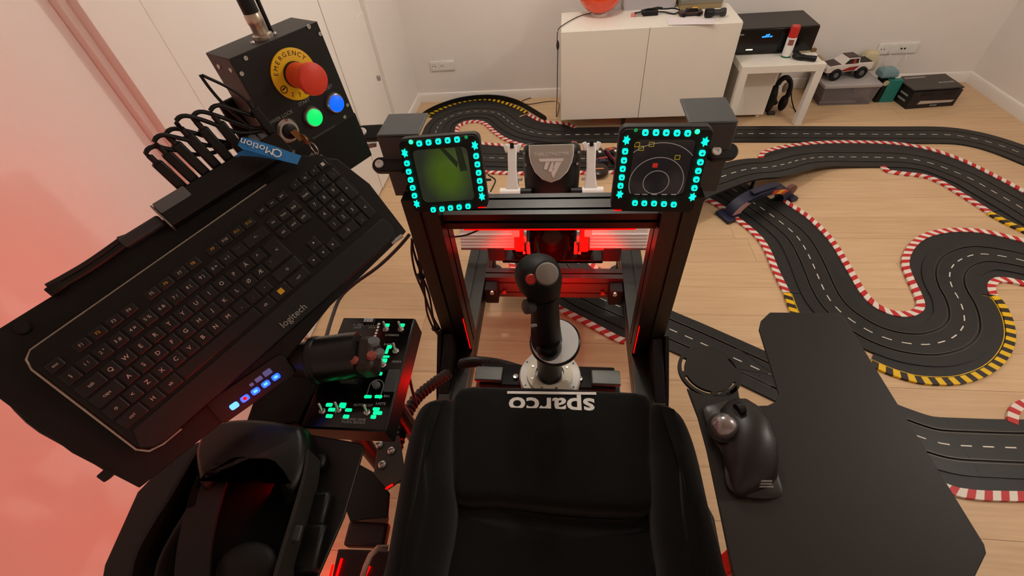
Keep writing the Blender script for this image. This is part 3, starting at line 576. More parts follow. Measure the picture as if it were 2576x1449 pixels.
def roadway(ctr, dash0=0.0, dlen=0.034, dgap=0.034, hw=HW):
    c = spline(ctr, 0.02); nr = normals(c); n = len(c); per = 16; i = 0; g, gd = 0.0035, 0.006
    prof = [(-hw, 0), (-hw, TT), (-SL - g, TT), (-SL - g, TT - gd), (-SL + g, TT - gd), (-SL + g, TT), (SL - g, TT), (SL - g, TT - gd), (SL + g, TT - gd), (SL + g, TT), (hw, TT), (hw, 0)]
    while i < n - 1:
        j = min(n - 1, i + per)
        if n - 1 - j < 4: j = n - 1
        ids = list(range(i, j + 1)); mb = MB()
        R = [[c[k] + nr[k] * o + Z * h for o, h in prof] for k in ids]
        if i > 0: R[0] = [p + (c[i + 1] - c[i]).normalized() * 0.0008 for p in R[0]]
        mb.loft(R, False, True)
        sec = mb.build('track_section', road, track, ang=30)
        mb = MB()
        for s in (-SL, SL):
            for k in (-1, 1):
                o0, o1 = s + k * 0.0042, s + k * 0.0078
                mb.loft([[c[q] + nr[q] * o0 + Z * (TT - 0.001), c[q] + nr[q] * o0 + Z * (TT + 0.0006), c[q] + nr[q] * o1 + Z * (TT + 0.0006), c[q] + nr[q] * o1 + Z * (TT - 0.001)] for q in ids], False, True)
        r_ = mb.build('conductor_rails', rail_m, sec); r_['kind'] = 'stuff'
        i = j
    # painted centre dashes
    d = [0.0]
    for k in range(1, n): d.append(d[-1] + (c[k] - c[k - 1]).length)
    def pos(s):
        k = 0
        while k < n - 2 and d[k + 1] < s: k += 1
        f_ = (s - d[k]) / (d[k + 1] - d[k]); return c[k].lerp(c[k + 1], f_), nr[k].lerp(nr[k + 1], f_)
    s = dash0; mb = MB()
    while s + dlen < d[-1]:
        P = [pos(s + dlen * q / 3) for q in range(4)]
        mb.loft([[p - m_ * 0.0022 + Z * (TT - 0.0005), p + m_ * 0.0022 + Z * (TT - 0.0005), p + m_ * 0.0022 + Z * (TT + 0.0005), p - m_ * 0.0022 + Z * (TT + 0.0005)] for p, m_ in P], True)
        s += dlen + dgap
    o = mb.build('centre_dashes', dash_m, track); o['kind'] = 'stuff'
    return c
def kerb(pts, ctr, kind='rw', wd=0.030, stripe=0.024, fill=True, zs=None, slant=0.018, flip=False):
    c = spline(poly(pts, zs), 0.012); nr = normals(c); n = len(c)
    # which side of the kerb the road is on
    near = lambda p: min(ctr, key=lambda q: (q.x - p.x) ** 2 + (q.y - p.y) ** 2)
    sg = 1 if (near(c[n // 2]) - c[n // 2]).dot(nr[n // 2]) > 0 else -1
    if fill:
        mb = MB(); R = []
        for p in c:
            q = near(p); R.append([Vector((p.x, p.y, p.z + TT - 0.0025)), Vector((q.x, q.y, min(p.z, q.z) + TT - 0.0025 - 0.004)), Vector((q.x, q.y, min(p.z, q.z) + 0.0005)), Vector((p.x, p.y, p.z + 0.0005))])
        mb.loft(R, True, True); mb.build('shoulder', shoulder_m, track)
    d = [0.0]
    for k in range(1, n): d.append(d[-1] + (c[k] - c[k - 1]).length)
    def pos(s):
        s = min(max(s, 0), d[-1]); k = 0
        while k < n - 2 and d[k + 1] < s: k += 1
        f_ = (s - d[k]) / max(1e-6, d[k + 1] - d[k]); return c[k].lerp(c[k + 1], f_), nr[k].lerp(nr[k + 1], f_).normalized()
    mb = MB(); s = -slant; k = 0
    while s < d[-1]:
        e = s + stripe; pts4 = []
        for q in (s, (s + e) / 2, e):
            a, na = pos(q); b, nb = pos(q + slant * (-1 if flip else 1))
            pts4.append((a - na * sg * wd / 2, b + nb * sg * wd / 2))
        lo = [v + Z * 0.001 for ab in (pts4[0], pts4[1], pts4[2]) for v in ab]
        hi = [v + Z * (TT + 0.0012) for ab in (pts4[0], pts4[1], pts4[2]) for v in ab]
        mb.add(lo + hi, [(0, 1, 3, 2), (2, 3, 5, 4), (6, 8, 9, 7), (8, 10, 11, 9), (0, 2, 8, 6), (2, 4, 10, 8), (1, 7, 9, 3), (3, 9, 11, 5), (0, 6, 7, 1), (4, 5, 11, 10)], k % 2)
        s = e; k += 1
    mb.build('kerb', [curb_red, curb_white] if kind == 'rw' else [curb_yel, curb_blk], track, smooth=False)
    if kind == 'yb' and stripe > 0.023:
        mb = MB(); mb.loft([[p + n_ * sg * (wd / 2 + 0.0035) + Z * 0.001, p + n_ * sg * (wd / 2 + 0.0060) + Z * 0.001, p + n_ * sg * (wd / 2 + 0.0060) + Z * (TT - 0.0012), p + n_ * sg * (wd / 2 + 0.0035) + Z * (TT - 0.0012)] for p, n_ in zip(c, nr)], True); mb.build('yellow_edge_line', curb_yel, track)
    return c

A = [(1070, 395), (1082, 360), (1096, 333), (1102, 318), (1117, 302), (1148, 287), (1178, 281), (1206, 279), (1235, 281), (1258, 288), (1276, 302), (1291, 313), (1314, 325), (1347, 334), (1391, 339), (1419, 339), (1488, 338), (1563, 337), (1847, 336), (1961, 336), (2110, 337), (2259, 338), (2352, 338), (2408, 341), (2464, 351), (2520, 367), (2576, 388), (2640, 415), (2720, 455)]
cA = roadway(poly(A))
BD = [(1060, 396), (1150, 395), (1206, 396), (1288, 398), (1370, 399), (1450, 399), (1530, 398), (1620, 399), (1700, 408), (1770, 433), (1841, 474), (1897, 511), (1935, 537), (1983, 574), (2009, 600), (2028, 630), (2046, 667), (2065, 712), (2080, 742), (2095, 764), (2120, 789), (2156, 815), (2195, 837), (2233, 852), (2268, 861), (2306, 866), (2340, 866), (2373, 859), (2400, 847), (2419, 828), (2426, 809), (2423, 781), (2413, 754), (2399, 730), (2390, 706), (2390, 684), (2400, 665), (2422, 650), (2449, 641), (2479, 639), (2525, 645), (2576, 656), (2660, 682), (2740, 715)]
cD = roadway(poly(BD), 0.01)
C_ = [(1690, 500), (1760, 466), (1828, 440), (1864, 429), (1897, 423), (1938, 420), (1976, 412), (2017, 401), (2073, 395), (2147, 395), (2222, 396), (2277, 398), (2333, 408), (2389, 427), (2445, 451), (2501, 483), (2557, 515), (2630, 560), (2710, 615)]
zC = [0.115, 0.115, 0.115, 0.113, 0.108, 0.095, 0.075, 0.048, 0.018, 0.004] + [0.0] * 9
cC = roadway(poly(C_, zC), 0.02)
G = [(1385, 500), (1385, 560), (1388, 620), (1400, 670), (1450, 718), (1519, 754), (1556, 770), (1683, 827), (1760, 861), (1949, 948), (2030, 985), (2120, 1022), (2200, 1053), (2280, 1086), (2348, 1110), (2393, 1119), (2465, 1123), (2576, 1127), (2700, 1128)]
cG = roadway(poly(G), 0.0)
# lane change slots near the right tray
kerb([(1327, 286), (1340, 294), (1360, 303), (1382, 307), (1406, 309), (1420, 310), (1432, 313), (1447, 321)], cA)
kerb([(1075, 291), (1105, 275), (1142, 261), (1168, 254), (1194, 250), (1219, 249), (1240, 251), (1264, 257), (1283, 263), (1304, 272), (1324, 283)], cA, 'yb', 0.034, 0.022, slant=0.012)
kerb([(1150, 350), (1149, 328), (1155, 315), (1176, 306), (1204, 305), (1224, 313), (1240, 328), (1265, 346), (1296, 359), (1335, 368), (1370, 371), (1399, 369), (1432, 364), (1447, 356)], cA)
kerb([(1190, 359), (1206, 360), (1258, 364), (1286, 368), (1304, 378)], cD)
kerb([(1190, 431), (1217, 432), (1283, 434), (1340, 435), (1480, 433), (1540, 432), (1600, 430)], cD)
kerb([(1555, 372), (1600, 378), (1680, 385), (1740, 395), (1790, 402)], cD, fill=False)
kerb([(1914, 396), (1917, 388), (1927, 381), (1961, 371), (2017, 362), (2091, 357), (2184, 357), (2259, 361), (2333, 373), (2408, 397), (2482, 431), (2576, 481), (2640, 520)], cC)
kerb([(2220, 418), (2230, 426), (2240, 431), (2277, 436), (2326, 442), (2371, 459), (2426, 492), (2490, 533)], cC)
kerb([(2490, 535), (2530, 557), (2576, 579), (2640, 612)], cC, 'yb', slant=0.012)
kerb([(1740, 477), (1787, 504), (1819, 522), (1842, 541), (1879, 569), (1905, 592), (1921, 612), (1935, 638), (1953, 682), (1979, 735)], cD)
kerb([(1980, 737), (1989, 762), (1999, 786), (2015, 815)], cD, 'yb', slant=0.012)
kerb([(1957, 492), (1983, 511), (2028, 541), (2065, 574), (2095, 608), (2121, 649), (2147, 694), (2169, 731), (2199, 764), (2240, 785), (2281, 790), (2308, 781), (2317, 765), (2307, 735), (2289, 697), (2278, 660), (2289, 626), (2315, 600), (2352, 585), (2408, 578), (2482, 583), (2576, 605), (2660, 630)], cD)
kerb([(2680, 740), (2620, 722), (2576, 712), (2538, 704), (2510, 704), (2497, 713), (2494, 724), (2500, 742)], cD)
kerb([(2501, 745), (2516, 760), (2533, 791), (2542, 824), (2542, 857), (2528, 891), (2501, 921), (2464, 942), (2416, 956), (2367, 959), (2312, 955), (2270, 944), (2235, 932), (2190, 912)], cD, 'yb', slant=0.004)
kerb([(1284, 652), (1294, 676), (1330, 728), (1404, 773), (1490, 817), (1550, 849), (1572, 857)], cG)
kerb([(1478, 652), (1497, 672), (1530, 692), (1560, 705)], cG)
kerb([(2350, 1215), (2407, 1236), (2440, 1242), (2480, 1246), (2576, 1248), (2680, 1247)], cG)
kerb([(2548, 1064), (2550, 1040), (2562, 1022), (2580, 1014), (2620, 1008)], cG, fill=False, slant=0.004)
# black crash barrier around the back left bend
bp = spline([at_z(x, yy, 0.004) for x, yy in ((1062, 300), (1080, 287), (1110, 273), (1150, 260), (1190, 253), (1230, 251), (1270, 255), (1306, 266), (1340, 285), (1372, 305))], 0.02); nb = normals(bp)
mb = MB(); mb.loft([[p - n_ * 0.003, p + n_ * 0.003, p + n_ * 0.003 + Z * 0.042, p - n_ * 0.003 + Z * 0.042] for p, n_ in zip(bp, nb)], True); br = mb.build('crash_barrier', M['blk'], track)
for k in range(0, len(bp), 7): MB().box(bp[k] + nb[k] * 0.01 + Z * 0.018, (0.006, 0.02, 0.036), nb[k], (0, 0, 1)).build('barrier_post', M['blk'], br)
# lane change grooves
def groove(pts):
    c = spline([at_z(x, yy, TT) for x, yy in pts], 0.02); nr = normals(c); mb = MB()
    mb.loft([[p - n_ * 0.0028 + Z * 0.0004, p + n_ * 0.0028 + Z * 0.0004, p + n_ * 0.0028 + Z * 0.0007, p - n_ * 0.0028 + Z * 0.0007] for p, n_ in zip(c, nr)], True)
    mb.build('lane_change_slot', M['blk'], track)
groove([(1852, 877), (1880, 893), (1915, 920), (1955, 944)]); groove([(1858, 927), (1890, 934), (1920, 938), (1955, 950)]); groove([(1850, 926), (1890, 950), (1930, 968), (1960, 975)])
# piers of the overpass
nC = normals(cC)
for px, py in ((1868, 428), (1706, 492)):
    p = at_z(px, py, 0.115); k = min(range(len(cC)), key=lambda q: (cC[q] - p).length)
    for sg in (-1, 1):
        b = cC[k] + nC[k] * sg * 0.09; MB().lathe((b.x, b.y, 0), Z, [(0.026, 0), (0.026, 0.006), (0.010, 0.016), (0.008, cC[k].z)], 14).build('overpass_pier', M['blk'], track)
# dark blue start arch spanning the track
f0 = at_z(1826, 548, 0); f1 = at_z(1976, 497, 0); ex = (f1 - f0).normalized(); L = (f1 - f0).length
fr = Frame(f0, ex, (-ex.y, ex.x, 0)); navy = mat('navy_plastic', (26, 30, 56), 0.4, noise=0.08)
t = thing('finish_arch', fr.p(L / 2, 0), 'dark blue arch with coloured panels spanning the slot car track', 'arch')
hz, dw = 0.125, 0.07
def arc(n=14, r=1.0, z0=0.0): return [(L / 2 - (L / 2) * r * math.cos(math.pi * k / n), z0 + hz * r * math.sin(math.pi * k / n) ** 0.75) for k in range(n + 1)]
o_, i_ = arc(r=1.0), arc(r=0.74)
mb = MB(); mb.loft([[fr.p(u, -dw / 2 + 0.004, z), fr.p(u, dw / 2 - 0.004, z), fr.p(u2, dw / 2 - 0.004, z2), fr.p(u2, -dw / 2 + 0.004, z2)] for (u, z), (u2, z2) in zip(o_, i_)], True); mb.build('arch_band', navy, t, bevel=0.002)
for u in (-0.012, L + 0.002): MB().box(fr.p(u + 0.005, 0, 0.012), (0.05, dw + 0.035, 0.024), fr.ex, fr.ey).build('foot', navy, t, bevel=0.004)
MB().loft([[fr.p(u, -dw / 2 + 0.0035, z - 0.004), fr.p(u2, -dw / 2 + 0.0035, z2 + 0.004), fr.p(u2, -dw / 2 + 0.002, z2 + 0.004), fr.p(u, -dw / 2 + 0.002, z - 0.004)] for (u, z), (u2, z2) in list(zip(o_, i_))[1:5]], True).build('grey_pink_panel', mat('panel_pink', (176, 136, 136), 0.5), t)
MB().loft([[fr.p(u, -dw / 2 + 0.0035, z - 0.004), fr.p(u2, -dw / 2 + 0.0035, z2 + 0.004), fr.p(u2, -dw / 2 + 0.002, z2 + 0.004), fr.p(u, -dw / 2 + 0.002, z - 0.004)] for (u, z), (u2, z2) in list(zip(o_, i_))[8:12]], True).build('red_panel', mat('panel_red', (206, 70, 56), 0.5), t)
MB().loft([[fr.p(u, -dw / 2 + 0.0018, z - 0.006), fr.p(u2, -dw / 2 + 0.0018, z2 + 0.006), fr.p(u2, -dw / 2 + 0.0008, z2 + 0.006), fr.p(u, -dw / 2 + 0.0008, z - 0.006)] for (u, z), (u2, z2) in list(zip(o_, i_))[9:11]], True).build('yellow_panel', curb_yel, t)
MB().box(fr.p(L * 0.56, 0.0, hz * 0.99 + 0.004), (0.05, 0.02, 0.006), fr.ex, fr.ey).build('cream_badge', mat('badge_cream', (190, 182, 140), 0.5), t, bevel=0.002)
MB().box(fr.p(L * 0.5, -0.004, hz + 0.006), (L * 0.42, dw * 0.5, 0.012), fr.ex, fr.ey).build('top_sign', navy, t, bevel=0.003)
c = fr.p(L + 0.012, 0.0, 0.05)
MB().lathe(c, fr.ey * -1, [(0.03, -0.01), (0.032, 0.0), (0.032, 0.012), (0.028, 0.014)], 20).build('round_end_panel', mat('panel_brown', (112, 70, 64), 0.45), t)
# slot cars parked on the track by the pedals
def slot_car(px, py, ang, base, accent, label):
    p = at_z(px, py, TT); fr = Frame((p.x, p.y, TT + 0.001), (math.cos(ang), math.sin(ang), 0), (-math.sin(ang), math.cos(ang), 0))
    t = thing('slot_car', fr.o, label, 'toy car'); L2 = 0.075; base_p = fr.p; fr.p = lambda u, v, w=0.0: base_p(u * 1.25, v * 1.25, w * 1.25)
    def se(u, hw, zz): return [fr.p(u, -hw, 0.010), fr.p(u, hw, 0.010), fr.p(u, hw * 0.85, zz), fr.p(u, -hw * 0.85, zz)]
    MB().loft([se(-L2, 0.026, 0.016), se(-L2 + 0.02, 0.033, 0.026), se(-0.015, 0.033, 0.03), se(0.045, 0.034, 0.030), se(L2, 0.032, 0.026)]).build('body', base, t, bevel=0.003)
    MB().loft([[fr.p(u * k + 0.01, v * k, z) for u, v in ((-0.03, -0.026), (0.035, -0.026), (0.035, 0.026), (-0.03, 0.026))] for z, k in ((0.029, 1.0), (0.044, 0.68))]).build('cockpit', M['blkg'], t, bevel=0.003)
    MB().box(fr.p(L2 - 0.004, 0, 0.043), (0.016, 0.062, 0.003), fr.ex, fr.ey).build('rear_wing', accent, t)
    for v in (-0.02, 0.02): MB().box(fr.p(L2 - 0.006, v, 0.034), (0.01, 0.003, 0.016), fr.ex, fr.ey).build('wing_stay', M['blk'], t)
    MB().prism([fr.p(-L2 + 0.022, -0.012, 0.0272), fr.p(-0.022, -0.012, 0.0302), fr.p(-0.022, 0.012, 0.0302), fr.p(-L2 + 0.022, 0.012, 0.0272)], Z * 0.001).build('bonnet_stripe', accent, t)
    MB().prism(rrect(fr, 0.02, 0.014, 0.003, 2, 0.012, 0, 0.0442), Z * 0.001).build('roof_number_plate', M['print'], t)
    for u in (-0.045, 0.048):
        for s in (-1, 1): MB().lathe(fr.p(u, s * 0.024, 0.012), fr.ey * s, [(0.012, 0), (0.012, 0.011), (0.006, 0.012)], 16).build('wheel', M['blk'], t)
slot_car(1506, 398, math.radians(-78), mat('car_navy', (44, 36, 66), 0.3, coat=0.5), mat('car_red', (150, 40, 44), 0.35, coat=0.5), 'dark blue toy slot car with red wing beside the silver pedal arm')
slot_car(1545, 396, math.radians(-70), mat('car_crimson', (120, 44, 60), 0.3, coat=0.5), mat('car_orange', (216, 100, 56), 0.35), 'crimson toy slot car with orange stripe behind the dark blue one')
# tall dark bottle-shaped controller in front of the cars
p = at_z(1506, 444, 0.0)
t = thing('hand_controller', (p.x, p.y, 0), 'dark brown rounded hand controller lying in front of the slot cars', 'controller')
mb = MB(); mb.loft([[Vector((p.x + 0.062 * k * math.cos(a), p.y + 0.03 + 0.075 * k * math.sin(a), z)) for a in [2 * math.pi * q / 20 for q in range(20)]] for z, k in ((0.012, 0.9), (0.02, 1.0), (0.04, 0.95), (0.052, 0.7), (0.054, 0.3))], True); mb.build('body', mat('dark_brown_plastic', (40, 26, 22), 0.3), t)
MB().box((p.x, p.y - 0.0, 0.056), (0.055, 0.01, 0.006)).build('salmon_trigger', mat('salmon', (214, 140, 110), 0.5), t, bevel=0.002)
cable('black_cable', [at_z(1228, 440, 0.004), at_z(1246, 452, 0.004), at_z(1240, 470, 0.004), at_z(1232, 485, 0.004), at_z(1225, 500, 0.004)], 0.004, M['blk'], 'thin black cable on the floor in front of the kerb beside the pedals')
one('cable_plug', MB().box(at_z(1226, 452, 0.006), (0.05, 0.012, 0.012)), M['blk'], 'small black plug lying on the floor near the kerb beside the pedals', 'plug', bevel=0.003)

# ================================================================== cockpit frame of black aluminium profile
MATS['black_anodised_profile'].node_tree.nodes['Principled BSDF']
ZR, XI, XO = 0.32, -0.317, 0.234
frame = thing('cockpit_frame', ((XI + XO) / 2, 0.7, 0), 'black aluminium profile cockpit frame with red light strips around the seat and pedals', 'frame')
for x in (XI - 0.0425, XO + 0.0425):
    profile(MB(), (x, -0.35, ZR - 0.0425), (x, 1.66, ZR - 0.0425), 0.085, 0.085, Z).build('floor_rail', M['alu'], frame, ang=30)
for x in (XI - 0.044, XO + 0.044):
    profile(MB(), (x, 0.92, ZR + 0.001), (x, 0.92, 0.965), 0.088, 0.088, (0, 1, 0)).build('upright', M['alu'], frame, ang=30)
profile(MB(), (XI + 0.001, 0.945, 0.877), (XO - 0.001, 0.945, 0.877), 0.09, 0.048, Z).build('cross_beam', M['alu'], frame, ang=30)
profile(MB(), (XI + 0.001, 1.252, 0.2735), (XO - 0.001, 1.252, 0.2735), 0.055, 0.115, Z, slot=0.008).build('pedal_cross_bar', M['alud'], frame, ang=30)
profile(MB(), (XI + 0.001, 1.60, 0.28), (XO - 0.001, 1.60, 0.28), 0.08, 0.04, Z).build('rear_cross_bar', M['alu'], frame, ang=30)
profile(MB(), (XI + 0.001, -0.2, 0.28), (XO - 0.001, -0.2, 0.28), 0.08, 0.04, Z).build('rear_cross_bar', M['alu'], frame, ang=30)
# gusset plates at the foot of the uprights
for s, x in ((-1, XI - 0.088), (1, XO + 0.088)):
    mb = MB(); xx = x + s * 0.001
    mb.prism([(xx, 1.00, ZR - 0.08), (xx, 0.87, 0.44), (xx, 0.72, ZR - 0.01), (xx, 0.66, ZR - 0.08)], (s * 0.012, 0, 0)); g_ = mb.build('gusset_plate', M['blkm'], frame, bevel=0.002)
    for yy, zz in ((0.93, 0.36), (0.82, 0.29)): MB().lathe((xx + s * 0.012, yy, zz), (s, 0, 0), [(0.009, 0), (0.008, 0.005)], 12).build('bolt', M['dgrey'], g_)
    mb = MB(); mb.prism([(x - s * 0.002, 0.874, ZR + 0.001), (x - s * 0.002, 0.874, ZR + 0.10), (x - s * 0.002, 0.70, ZR + 0.001)], (-s * 0.034, 0, 0)); mb.build('corner_bracket', M['blkm'], frame, bevel=0.003)
    # angle brackets holding the pedal cross bar
    xi = XI if s < 0 else XO
    MB().span((xi - s * 0.002, 1.17, 0.235), (xi - s * 0.055, 1.222, 0.315)).build('angle_bracket', M['blkm'], frame, bevel=0.004)
    for k, (dx, zz) in enumerate(((0.035, 0.305), (0.075, 0.255))):
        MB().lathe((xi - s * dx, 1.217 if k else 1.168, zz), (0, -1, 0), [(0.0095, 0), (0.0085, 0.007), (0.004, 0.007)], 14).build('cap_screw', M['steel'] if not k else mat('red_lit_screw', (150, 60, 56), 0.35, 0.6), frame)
    MB().span((xi - s * 0.004, 1.33, ZR + 0.0), (xi - s * 0.075, 1.43, ZR + 0.075)).build('pedal_mount_block', M['dgrey'], frame, bevel=0.006)
# actuator feet that carry the frame
for x in (XI - 0.0425, XO + 0.0425):
    for yy in (-0.28, 1.58):
        MB().lathe((x, yy, 0), Z, [(0.05, 0), (0.05, 0.012), (0.022, 0.022), (0.022, 0.15), (0.034, 0.16), (0.034, ZR - 0.086)], 24).build('lifting_foot', M['dgrey'], frame)
# head boxes on the uprights (hollow rectangular sleeves)
for s, (x0, x1, y0, y1, z1) in ((-1, (-0.447, -0.342, 0.945, 1.055, 1.104)), (1, (0.268, 0.372, 0.945, 1.065, 1.112))):
    mb = MB(); th = 0.006; z0 = 0.93
    mb.span((x0, y0, z1 - th), (x1, y1, z1)); mb.span((x0, y0, z0), (x1, y0 + th, z1 - th)); mb.span((x1 - th if s > 0 else x0, y0 + th, z0), (x1 if s > 0 else x0 + th, y1, z1 - th))
    mb.build('display_bracket', mat('bracket_grey', (74, 77, 78), 0.5, noise=0.06), frame, bevel=0.003)
# clamp levers with bright bolts beside the displays
def lever(p, d, L, sg):
    p = Vector(p); d = Vector(d).normalized(); f_ = Frame(p, d, (0, 0.86, 0.5))
    mb = MB(); mb.prism(rrect(f_, L, 0.04, 0.0195, 6), f_.n * 0.016); lv = mb.build('clamp_lever', M['blk'], frame, bevel=0.003)
    MB().lathe(f_.p(-L / 2 + 0.02, 0, 0.0165), f_.n, [(0.011, 0), (0.010, 0.004), (0.005, 0.004), (0.004, 0.002)], 14).build('bolt', M['silver'], lv)
    return lv
a = at_z(940, 340, 1.08); lever(a, (1, 0.05, 0), 0.085, 1)
a = at_z(985, 420, 1.02); lever(a, (1, 0.0, 0), 0.09, 1)
a = at_z(1812, 388, 1.03); lever(a, (1, 0.1, 0.0), 0.07, 1)
for px, py, zz in ((930, 365, 1.05), (965, 412, 1.0)):
    p = at_z(px, py, zz); MB().box(p, (0.035, 0.016, 0.012), (1, 0.2, 0.1), (0, 1, 0)).build('clamp_pad', mat('pale_pad_grey', (178, 172, 166), 0.5), frame, bevel=0.003)
# light strips, and two glowing bars as glints on the upright edges
def led(name, a, b, w=0.004, parent=frame, m='ledglint'):
    a = Vector(a); b = Vector(b); return MB().box((a + b) / 2, ((b - a).length, w, w), b - a, (0.11, 0.2, 0.9)).build(name, M[m], parent)
led('strip_and_glint', (XI + 0.05, 0.9025, 0.8495), (XO - 0.05, 0.9025, 0.8495), 0.0035)
for x in (XI - 0.06, XO + 0.06): led('strip_and_glint', (x, 0.02, 0.3245), (x, 0.42, 0.3245), 0.008, frame, 'redtop')
led('strip_and_glint', (XI - 0.004, 0.874, 0.335), (XI - 0.004, 0.874, 0.50), 0.0018); led('strip_and_glint', (XO + 0.004, 0.874, 0.335), (XO + 0.004, 0.874, 0.48), 0.0018)  # no strips here: red highlight on the upright edges, put in as glowing bars
for x in (XI + 0.004, XO - 0.004): led('strip_and_glint', (x, -0.30, 0.262), (x, 0.66, 0.262), 0.007, frame, 'redrail')
# joystick deck
t_y = 0.615
MB().span((-0.215, t_y - 0.035, 0.565), (0.135, t_y + 0.03, 0.60)).build('joystick_deck', M['blkm'], frame, bevel=0.003)
for x in (-0.19, 0.11):
    MB().span((x - 0.04, t_y - 0.03, ZR - 0.06), (x + 0.04, t_y + 0.02, 0.564)).build('deck_post', M['alu'], frame, bevel=0.002)
    MB().span((x - 0.036, t_y - 0.03, 0.6005), (x + 0.036, t_y + 0.012, 0.614)).build('deck_block', M['alug'], frame, bevel=0.003)
for x in (-0.12, 0.045): MB().lathe((x, t_y - 0.01, 0.6005), Z, [(0.008, 0), (0.007, 0.005), (0.003, 0.004)], 12).build('deck_screw', M['steel'], frame)
led('strip_and_glint', (-0.20, t_y + 0.033, 0.57), (0.12, t_y + 0.033, 0.57), 0.005)
profile(MB(), (XI + 0.001, t_y, 0.28), (XO - 0.001, t_y, 0.28), 0.05, 0.05, Z).build('deck_cross_bar', M['alu'], frame, ang=30)

# ================================================================== rudder pedals
PX, PY = -0.048, 1.42
ped = thing('rudder_pedals', (PX, PY, ZR), 'silver and black rudder pedal unit with a grey shield badge behind the cross beam', 'pedals')
MB().span((PX - 0.21, 1.34, ZR - 0.02), (PX + 0.21, 1.56, ZR - 0.004)).build('base_plate', M['blk'], ped, bevel=0.004)
# tower: rounded black housing leaning back
bf = Frame((PX, 1.40, 0.70), (1, 0, 0), (0, 0.50, 0.866)); 
def hous(v, hw, dp, n=18):
    pts = []
    for k in range(n):
        a = 2 * math.pi * k / n; c, s = math.cos(a), math.sin(a); pts.append(bf.p(hw * math.copysign(abs(c) ** 0.6, c), v, dp * math.copysign(abs(s) ** 0.6, s) - dp))
    return pts
mb = MB(); mb.loft([hous(-0.13, 0.06, 0.03), hous(-0.115, 0.084, 0.05), hous(-0.07, 0.101, 0.06), hous(0.02, 0.106, 0.065), hous(0.075, 0.108, 0.065), hous(0.095, 0.104, 0.062), hous(0.105, 0.085, 0.05)], True)
mb.build('housing', mat('satin_black', (26, 26, 27), 0.35, noise=0.06), ped, ang=50)
sh = [(-0.076, 0.098), (0.076, 0.098), (0.076, 0.05), (0.070, 0.01), (0.056, -0.035), (0.030, -0.072), (0.0, -0.088), (-0.030, -0.072), (-0.056, -0.035), (-0.070, 0.01), (-0.076, 0.05)]
sh = [(u, 0.098 - (0.098 - v) * 0.70) for u, v in sh]
badge = MB().prism([bf.p(u, v, 0.0008) for u, v in sh], bf.n * 0.005).build('shield_badge', mat('shield_grey', (186, 185, 176), 0.45, noise=0.05), ped, bevel=0.002)
mb = MB()
for k in range(len(sh)):
    a, b = sh[k], sh[(k + 1) % len(sh)]
    if k == 0: continue
    mb.cyl(bf.p(a[0] * 1.03, a[1], 0.003), bf.p(b[0] * 1.03, b[1], 0.003), 0.0022, 6)
mb.build('shield_rim', M['silver'], badge)['kind'] = 'stuff'
sf = Frame(bf.p(0, 0, 0.006), bf.ex, bf.ey)
bpm = mat('badge_print', (255, 254, 250), 0.5)
text('lettering', 'THRUSTMASTER', 0.0185, sf, bpm, badge, v=0.064, depth=0.001, squash=0.93)
# the two-letter emblem as it stands on the badge
em = MB()
for pl in ([(-0.052, 0.026), (0.050, 0.026), (0.046, 0.014), (-0.044, 0.014)], [(-0.022, 0.012), (-0.006, 0.012), (-0.018, -0.020), (-0.030, -0.016)], [(0.002, 0.012), (0.010, 0.012), (0.004, -0.030), (-0.012, -0.026)], [(0.018, 0.012), (0.042, 0.012), (0.008, -0.055), (0.000, -0.034), (0.014, -0.010), (0.004, -0.018)]):
    em.prism([sf.p(u * 0.9, v * 0.85 + 0.028, 0.0002) for u, v in pl], sf.n * 0.001)
em.build('emblem', bpm, badge, smooth=False)['kind'] = 'stuff'
for s in (-1, 1):
    for u, v in ((0.094, 0.03), (0.098, 0.07), (0.055, -0.085)): MB().lathe(bf.p(s * u, v, -0.012), bf.n, [(0.005, 0), (0.005, 0.004 + (0.012 if u < 0.06 else 0.006))], 10).build('housing_screw', M['steel'], ped)
MB().box(bf.p(0.045, -0.105, -0.004), (0.036, 0.022, 0.014), bf.ex, bf.ey).build('cable_socket', M['mgrey'], ped, bevel=0.002)
